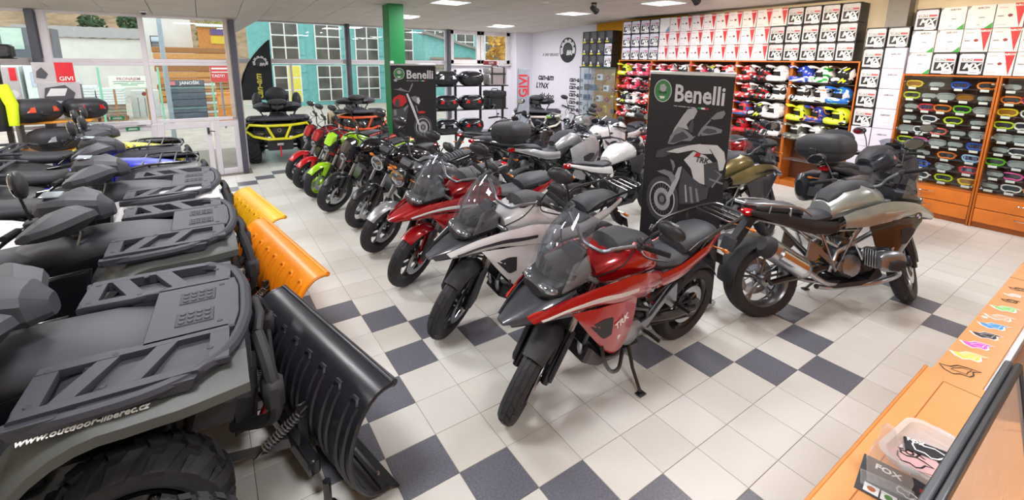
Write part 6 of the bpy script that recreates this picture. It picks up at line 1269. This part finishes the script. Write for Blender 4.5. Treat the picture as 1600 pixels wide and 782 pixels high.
for c, (y, col) in enumerate(((-1.185, ['lav', 'lav', 'lav', 'lav', 'mx', 'mx', 'mx', 'mx', 'mx']), (-1.455, ['lav', 'lav', 'lav', 'lav', 'lav', 'lav', 'lav', 'lav', 'mx']))):
    for lv, k in enumerate(col): carton(k, 8.12+.01*c, y, .002+lv*(BH+.001), '%s up in %s stack beside the goggles' % (OR[lv], ('left', 'right')[c]), 'cartons stacked between shelf and cabinet')
# ---- glass case at the far left of the shelves
gc = thing('glass_cabinet', 'glass display cabinet with small accessories left of the helmet shelves', 'display cabinet', (8.10, 4.72, 0))
for (x, y) in ((-.16, -.64), (-.16, .64), (.16, -.64), (.16, .64)): B().box((x, y, 1.01), (.02, .02, 2.02)).obj('corner_post', mAlu, gc, False)
B().box((0, 0, 2.03), (.36, 1.34, .03), .003).obj('top', M('dark green glass edge', '#2f4540', .3), gc); B().box((0, 0, .05), (.34, 1.30, .10)).obj('plinth', mMat, gc, False); B().box((-.172, 0, 1.05), (.006, 1.26, 1.9)).obj('front_pane', mClear, gc, False); B().box((0, .65, 1.05), (.33, .006, 1.9)).obj('side_pane', mClear, gc, False)
SZ = [.58, .86, 1.14, 1.42, 1.70]
for z in SZ: B().box((0, 0, z), (.32, 1.26, .01)).obj('glass_shelf', mClear, gc, False)
AC = [('white boxed camera', '#d8d8da'), ('black action camera', '#1f2024'), ('yellow heat gun', '#e6c21c'), ('grey buckle set', '#8d9096'), ('silver headset', '#b9bcc2'), ('dark red intercom', '#8e2a30'), ('blue accessory pouch', '#2d5d8e'), ('black goggle case', '#26272c')]
for r, z in enumerate(SZ):
    for c in range(5):
        nm, co = AC[(r*3+c*5+(2 if r == 4 else 0)) % 8]; y = 4.72+.50-.25*c
        t = thing('accessory', '%s, %s on %s shelf of the glass cabinet' % (nm, OR[c], ['lowest', 'second', 'third', 'fourth', 'top'][r]), 'accessory', (8.08, y, z+.006), (0, 0, R(random.uniform(-25, 25))), 'accessories in the glass cabinet')
        m = M('accessory '+nm, co, .35)
        if 'gun' in nm: B().tube([(-.02, .07, .15), (-.02, -.06, .15)], .032, 10).obj('barrel', m, t); B().box((-.02, -.03, .07), (.04, .05, .14), .01).obj('grip', m, t)
        elif 'camera' in nm or 'pouch' in nm: B().box((0, 0, .075), (.10, .17, .15), .008).obj('body', m, t); B().lathe([(0, .02), (.035, .018), (.04, 0)], (-.05, .02, .08), (-1, 0, 0), 14).obj('lens', mEng, t)
        elif 'headset' in nm or 'buckle' in nm: B().tube(spline([(0, -.08, .02), (0, -.07, .10), (0, 0, .15), (0, .07, .10), (0, .08, .02)], 4), .010, 8).obj('band', m, t); B().ball((0, -.08, .035), (.025, .02, .032), 10, 7).obj('ear_pad', mMat, t); B().ball((0, .08, .035), (.025, .02, .032), 10, 7).obj('ear_pad', mMat, t)
        else: B().ball((0, 0, .06), (.06, .09, .06), 14, 8).obj('body', m, t); B().box((-.045, 0, .06), (.03, .08, .03), .006).obj('front', mEng, t)
for lv in range(3):
    for i in range(4):
        k = 'mxl' if (i == 3 and lv < 2) else 'yel'
        carton(k, 8.13, 5.22-.275*i, 2.046+lv*(BH+.001), '%s in %s layer above the glass cabinet' % (OR[i], LV[lv]), 'cartons on the glass cabinet')
# ---- goggle cabinets
mGogB = M('goggle backing', '#3a2a26', .6)
def goggle_mesh(col, lens):
    m = M('goggle frame '+col, col, .35, coat=.3); n = 26; P = []
    for i in range(n):
        a = 2*math.pi*i/n; ca, sa = math.cos(a), math.sin(a); y = .088*math.copysign(abs(ca)**.7, ca); z = .044*math.copysign(abs(sa)**.75, sa)
        if sa < 0 and abs(y) < .03: z += .020*(1-(abs(y)/.03)**2)
        P.append((-.03+3.6*y*y, y, z+.05))
    q = B(); q.tube(P, .0105, 6, closed=True); fr = q.mesh('frame', m)
    g = []
    for i in range(5):
        t = i/4; g.append([(-.028+3.6*y*y, y, .05+(.036*(2*t-1)*(1-(abs(y)/.09)**4))+(.012 if t == 0 and abs(y) < .02 else 0)) for y in [-.078+.0195*k for k in range(9)]])
    q = B(); q.sheet(g, .003); le = q.mesh('lens', lens)
    q = B(); q.tube([(.0, -.092, .05), (.05, -.085, .05), (.085, -.03, .05), (.085, .03, .05), (.05, .085, .05), (0, .092, .05)], .018, 6, flat=.25); stp = q.mesh('strap', M('goggle strap '+col, col, .7))
    return fr, le, stp
lD = M('dark goggle lens', '#3c4148', .08, .4, coat=1); lM = M('mirror goggle lens', '#7b7fa0', .05, .8); lA = M('amber goggle lens', '#b07a2a', .08, .3, coat=1); lC = M('clear goggle lens', '#aab4b4', .06, .2, coat=1)
GC = {'neon yellow': ('#c8e41c', lD), 'white': ('#e8e8ea', lD), 'black': ('#1c1d21', lC), 'orange': ('#f0801c', lD), 'pink': ('#ee5aa8', lD), 'red': ('#d83038', lM), 'blue': ('#2458c8', lM), 'green': ('#6fce1e', lD), 'grey': ('#8d9298', lC), 'coral': ('#f0705c', lD), 'amber lensed brown': ('#6b4a36', lA), 'yellow': ('#e8cc1c', lA), 'pale blue': ('#9cc8ea', lM)}
GM = {k: goggle_mesh(*v) for k, v in GC.items()}
GR = [['yellow', 'black', 'blue', 'orange'], ['neon yellow', 'black', 'grey', 'amber lensed brown', 'black'], ['black', 'red', 'orange', 'green', 'grey'], ['black', 'white', 'neon yellow', 'black'], ['grey', 'white', 'coral', 'black', 'grey'], ['neon yellow', 'pink', 'grey', 'black', 'blue'], ['black', 'black', 'orange', 'pale blue'], ['red', 'blue', 'grey', 'red'], ['neon yellow', 'white', 'neon yellow', 'yellow']]
GR2 = [['black', 'grey', 'black'], ['orange', 'red', 'orange'], ['yellow', 'white', 'grey'], ['neon yellow', 'white', 'green'], ['grey', 'grey', 'black'], ['black', 'white', 'grey'], ['green', 'grey', 'black'], ['black', 'pink', 'white'], ['black', 'white', 'orange']]
ORD9 = ['top', 'second', 'third', 'fourth', 'fifth', 'sixth', 'seventh', 'eighth', 'lowest']
for u, (y1, rows, nm) in enumerate(((-1.59, GR, 'left goggle cabinet'), (-2.595, GR2, 'right goggle cabinet'))):
    t = thing('goggle_cabinet', ('left', 'right')[u]+' orange laminate cabinet with glass doors, goggles and two drawers', 'cabinet', ((XF+XB)/2, y1-.5, 0)); d = XB-XF
    for s in (1, -1): B().box((0, s*.488, 1.03), (d, .022, 2.05), .002).obj('side_panel', mWood, t)
    B().box((d/2-.006, 0, 1.2), (.01, .95, 1.6)).obj('back_panel', mWoodD, t, False); B().box((0, 0, 2.04), (d, .952, .022), .002).obj('top_panel', mWood, t); B().box((0, 0, .475), (d, .952, .02), .002).obj('bottom_panel', mWood, t); B().box((.03, 0, .04), (d-.06, .952, .08)).obj('plinth', mWood, t, False)
    for z in (.175, .37):
        dr = B().box((-d/2+.012, 0, z), (.02, .945, .185), .003).obj('drawer', mWoodL, t); B().tube(spline([(-d/2, -.09, z+.035), (-d/2-.03, -.075, z+.03), (-d/2-.03, .075, z+.03), (-d/2, .09, z+.035)], 3), .006, 6).obj('handle', mChr, dr)
    gl = B().box((-d/2+.004, 0, 1.26), (.006, .93, 1.53)).obj('glass_door', mGlass, t, False)
    for s in (1, -1):
        for z in (.56, 1.25, 1.94): B().lathe([(0, .012), (.016, .010), (.02, 0)], (-d/2, s*.455, z), (-1, 0, 0), 12).obj('clamp', mChr, gl)
    for r in range(9):
        z = 1.865-.165*r; B().box((.02, 0, z-.004), (d-.06, .93, .006)).obj('glass_shelf', mClear, t, False)
        row = rows[r]; n = len(row) if u == 0 else 5
        for c, k in enumerate(row):
            y = y1-.12-.76*c/(max(1, n-1))+random.uniform(-.02, .02)
            o = thing('ski_goggles', '%s framed goggles, %s in %s row of the %s' % (k, OR[c], ORD9[r], nm), 'goggles', (8.07, y, z+.002), (0, R(random.uniform(-10, 0)), R(random.uniform(-14, 14))), 'goggles in the glass cabinets')
            for n_, me in zip(('frame', 'lens', 'strap'), GM[k]): link(n_, me, o)
            B().box((-d/2+.035, y-y1+.5, z-.012), (.003, .085, .034), 0, (0, R(-12), 0)).obj('price_tag', mWhite, t, False)
# ================================================================ counter
mCt = M('counter beech laminate', '#e9a565', .32, var=.07, scale=3); mCe = M('counter edge band', '#e08a3c', .4); mFront = M('counter front', '#c9762e', .5)
t = thing('sales_counter', 'near beech counter unit with raised edge at the lower right', 'counter', (.70, -3.98, 0))
B().box((0, 0, .485), (1.86, .78, .97), .004).obj('carcass', mFront, t); B().box((0, 0, .985), (1.90, .84, .03), .006).obj('worktop', mCt, t); B().box((.0, .415, .985), (1.9, .012, .034), .003).obj('edge_band', mCe, t); B().box((-.03, .35, 1.0005), (1.82, .003, .001)).obj('joint_line', mWood, t, False); B().box((.88, -.03, 1.0005), (.003, .76, .001)).obj('joint_line', mWood, t, False)
t = thing('glass_counter', 'far counter unit with sticker ledge and glass top', 'counter', (3.35, -3.98, 0))
B().box((0, .02, .45), (3.36, .70, .90), .004).obj('carcass', mFront, t); B().box((0, .33, .968), (3.38, .15, .03), .005).obj('sticker_ledge', mCt, t); B().box((-.24, .335, .9845), (.003, .14, .001)).obj('joint_line', mWood, t, False)
B().box((0, .245, .97), (3.36, .022, .034), .003).obj('glass_frame', mAluB, t); B().box((0, -.08, .975), (3.34, .62, .008)).obj('glass_top', mGlass, t, False); B().box((-1.68, -.05, .94), (.03, .7, .06), .003).obj('glass_frame', mAluB, t)
for (x, y, m, nm, lb) in ((-1.35, .05, M('lemon helmet case', '#b8b82c', .5), 'pouch', 'olive yellow pouch under the glass counter top'), (-.9, .0, mMat, 'pouch', 'black rolled strap under the glass counter top'), (-1.1, .12, cL, 'card', 'pale card under the glass counter top'), (-.5, .05, mEng, 'pouch', 'grey pouch under the glass counter top')):
    o = thing('counter_item', lb, 'accessory', (3.35+x, -3.98+y, .90))
    if nm == 'card': B().box((0, 0, .006), (.2, .14, .01), .002, (0, 0, R(20))).obj('card', m, o); B().box((0, .03, .012), (.1, .02, .002), 0, (0, 0, R(20))).obj('print', gMd, o, False)
    else: B().lathe([(0, 0), (.09, 0), (.10, .02), (.09, .045), (.04, .05), (.03, .03), (0, .03)], n=22).obj('roll', m, o); B().box((.05, .06, .02), (.14, .03, .03), .008).obj('tail', m, o)
# fox-head stickers on the ledge
FOX = [(-.050, .004), (-.042, .030), (-.020, .016), (.010, .022), (.030, .010), (.052, -.012), (.028, -.010), (.012, -.028), (-.006, -.034), (-.020, -.020), (-.044, -.020)]
FIN = [(-.030, .004), (-.018, .008), (.010, .010), (.030, -.004), (.010, -.012), (-.004, -.022), (-.016, -.010)]
def flat(name, poly, m, par, z, k=1.0): q = B(); q.add([(a*k, b*k, z) for a, b in poly], [tuple(range(len(poly)))]); return q.obj(name, m, par, False)
def outline(name, poly, m, par, z, k=1.0, r=.0026): q = B(); q.tube([(a*k, b*k, z) for a, b in poly], r, 4, closed=True, flat=.3); return q.obj(name, m, par, False)
for (x, y, co, ca, k) in ((1.76, -3.645, None, 'largest black outline', 1.25), (1.915, -3.64, '#f0e060', 'yellow', 1.05), (2.05, -3.64, '#e45ad0', 'magenta', 1), (2.185, -3.645, '#17171a', 'black filled', 1), (2.32, -3.645, '#2f9fe4', 'sky blue', 1), (2.45, -3.645, '#f0b890', 'pale peach', 1), (2.59, -3.642, '#8fe07a', 'pale green', 1), (2.72, -3.638, None, 'small dark outline', .7), (2.82, -3.635, '#f4d8d0', 'small white', .7), (2.94, -3.635, None, 'farthest dark outline', .75)):
    t = thing('fox_sticker', ca+' fox head sticker on the counter ledge', 'sticker', (x, y, .9835), (0, 0, R(-35)), 'fox head stickers on the ledge')
    if co: flat('backing', [(a*1.18, b*1.25) for a, b in FOX], mWhite, t, .0004, k); flat('head', FOX, M('sticker '+ca, co, .5), t, .0008, k); outline('inner_line', FIN, mWhite if co != '#17171a' else gLt, t, .0012, k, .0016)
    else: outline('outline', FOX, mBlackP, t, .0012, k); outline('inner_line', FIN, mBlackP, t, .0012, k, .0018)
t = thing('round_sticker', 'small white round sticker on the ledge edge', 'sticker', (2.385, -3.6, .9835)); B().lathe([(0, .001), (.012, .001), (.012, 0)], n=16).obj('disc', mWhite, t)
# sticker tray
t = thing('plastic_tray', 'clear plastic tray filled with fox stickers on the near counter', 'tray', (1.07, -3.705, 1.001), (0, 0, R(-4)))
mAcr = glass('clear figure acrylic', (.94, .94, .95), .16, .05); mTrayP = glass('milky plastic', (.93, .92, .92), .35, .15)
def rr(w, h, r, z, n=5):
    o = []
    for (cx, cy, a0) in ((w/2-r, h/2-r, 0), (-w/2+r, h/2-r, 90), (-w/2+r, -h/2+r, 180), (w/2-r, -h/2+r, 270)):
        for i in range(n+1): a = R(a0+90*i/n); o.append((cx+r*math.cos(a), cy+r*math.sin(a), z))
    return o
q = B(); q.loft([rr(.22, .13, .03, .002), rr(.235, .145, .035, .02), rr(.24, .15, .035, .032), rr(.265, .175, .045, .033), rr(.265, .175, .045, .037), rr(.234, .144, .035, .035), rr(.228, .138, .03, .018), rr(.21, .12, .03, .006)], cap=False); q.loft([rr(.22, .13, .03, .002), rr(.21, .12, .03, .006)]); q.obj('tub', mTrayP, t)
for s in (1, -1): B().box((s*.13, 0, .033), (.014, .05, .014), .004).obj('clip', mTrayP, t)
def card(lb, x, y, rz, m, parts, z, w=.1, h=.07):
    o = thing('sticker_card', lb, 'sticker', (x, y, z), (0, 0, R(rz)), 'loose stickers on the near counter'); B().box((0, 0, .0006), (w, h, .0012)).obj('card', m, o, False); parts(o); return o
card('black card with white fox head lying in the clear tray', 1.10, -3.71, -70, mEng, lambda o: (outline('outline', FOX, mWhite, o, .002, .9), B().text('FOX', .022, TR(-.035, .022, .0015), .0006, .03).obj('lettering', mWhite, o)), 1.014, .13, .06)
card('pale card with black fox head and FOX lettering in the clear tray', 1.02, -3.69, -60, cPk, lambda o: (outline('outline', FOX, mBlackP, o, .002, .8), B().text('FOX', .03, TR(.0, .03, .0015), .0006, .04).obj('lettering', mBlackP, o)), 1.011, .12, .075)
card('pale card with small black fox head at the end of the tray', 1.03, -3.745, -75, M('pale pink card', '#edd6cc', .6), lambda o: (outline('outline', FOX, mBlackP, o, .002, .7), B().box((.04, .02, .0015), (.02, .006, .001)).obj('red_print', mRedP, o, False)), 1.008, .09, .06)
def leaf(o):
    outline('outline', FOX, mWhite, o, .002, .5); B().text('FOX', .03, TR(-.05, .05, .0015), .0006, .03).obj('lettering', mWhite, o); B().box((.05, .04, .0015), (.06, .014, .001)).obj('red_print', mRedP, o, False)
    for k in range(5): B().box((-.075+.038*k, -.055, .0015), (.034, .034, .001)).obj('picture', mWhite, o, False); B().lathe([(0, .001), (.010, .001), (.010, 0)], (-.075+.038*k, -.055, .0018), n=8).obj('picture_print', M('leaflet print %d' % (k % 3), ('#c06a3a', '#5a8a4a', '#7a3a3a')[k % 3], .6), o)
card('black leaflet with white fox head and a row of small pictures', .88, -3.715, -80, M('black leaflet', '#34373a', .5), leaf, 1.001, .22, .16)
t = thing('acrylic_display', 'clear acrylic hand shaped display piece standing on the black leaflet', 'display piece', (.85, -3.665, 1.003), (0, 0, R(-72)))
HND = [(-.035, 0), (.055, 0), (.06, .05), (.045, .085), (.025, .075), (.022, .12), (.012, .165), (.0, .19), (-.014, .195), (-.026, .18), (-.028, .14), (-.034, .12), (-.045, .07)]
q = B(); q.prism(HND, -.008, .008, bev=.002); q.obj('figure', mAcr, t); B().box((.01, 0, .002), (.12, .06, .006), .002).obj('foot', mAcr, t)
# monitor
t = thing('monitor', 'black framed flat screen seen from behind the counter, tilted back', 'monitor', (.545, -3.880, 1.001))
TM = TR(0, 0, .31) @ EU(R(-13), 0, 0)
B(TM).box((0, .008, 0), (.66, .013, .38), .003).obj('housing', M('monitor housing', '#4a4c50', .5), t); q = B(TM)
for (c, d_) in (((0, -.008, .182), (.66, .012, .016)), ((0, -.008, -.18), (.66, .012, .02)), ((.324, -.008, 0), (.012, .012, .36)), ((-.324, -.008, 0), (.012, .012, .36))): q.box(c, d_, .003)
q.obj('bezel', M('monitor bezel', '#2c2d30', .35), t); B(TM).box((0, -.006, 0), (.64, .004, .345)).obj('screen', M('screen reflection grey', '#b3a7a4', .08, 0, .6), t, False)  # pinkish grey base colour stands in for reflections on the screen
B().box((0, .05, .16), (.06, .03, .30), .008).obj('stand', mMat, t); B().lathe([(0, .012), (.10, .010), (.11, 0), (0, 0)], (0, .04, 0), n=24).obj('foot', mMat, t)
# pen cup
t = thing('pen_cup', 'steel cup for pens beside the monitor', 'cup', (1.13, -3.885, 1.0)); B().lathe([(0, .002), (.04, .002), (.045, .10), (.047, .103), (.043, .10), (.038, .006), (0, .006)], n=26).obj('cup', mSteel, t)
for (nm, lb, dx, dy, tip, m, r) in (('marker_pen', 'thick red marker leaning in the steel cup', .0, -.01, (.09, -.03, .19), mRedP, .011), ('highlighter', 'bright green highlighter in the steel cup', -.015, .0, (-.03, .02, .16), M('bright green', '#20c83c', .35), .014), ('hex_key', 'small black tool in the steel cup', .01, .015, (.0, .05, .2), mFrm, .004), ('pen', 'dark pen in the steel cup', .0, .0, (.05, .03, .17), mBlk, .005)):
    o = thing(nm, lb, 'pen', (1.13+dx, -3.885+dy, 1.012)); a = Vector((0, 0, 0)); b = Vector(tip)-Vector((0, 0, .02))
    B().tube([a, a.lerp(b, .7)], r, 10).obj('barrel', m, o); B().tube([a.lerp(b, .68), b], [r*1.12, r*1.05], 10).obj('cap', m if nm != 'pen' else mSteel, o)
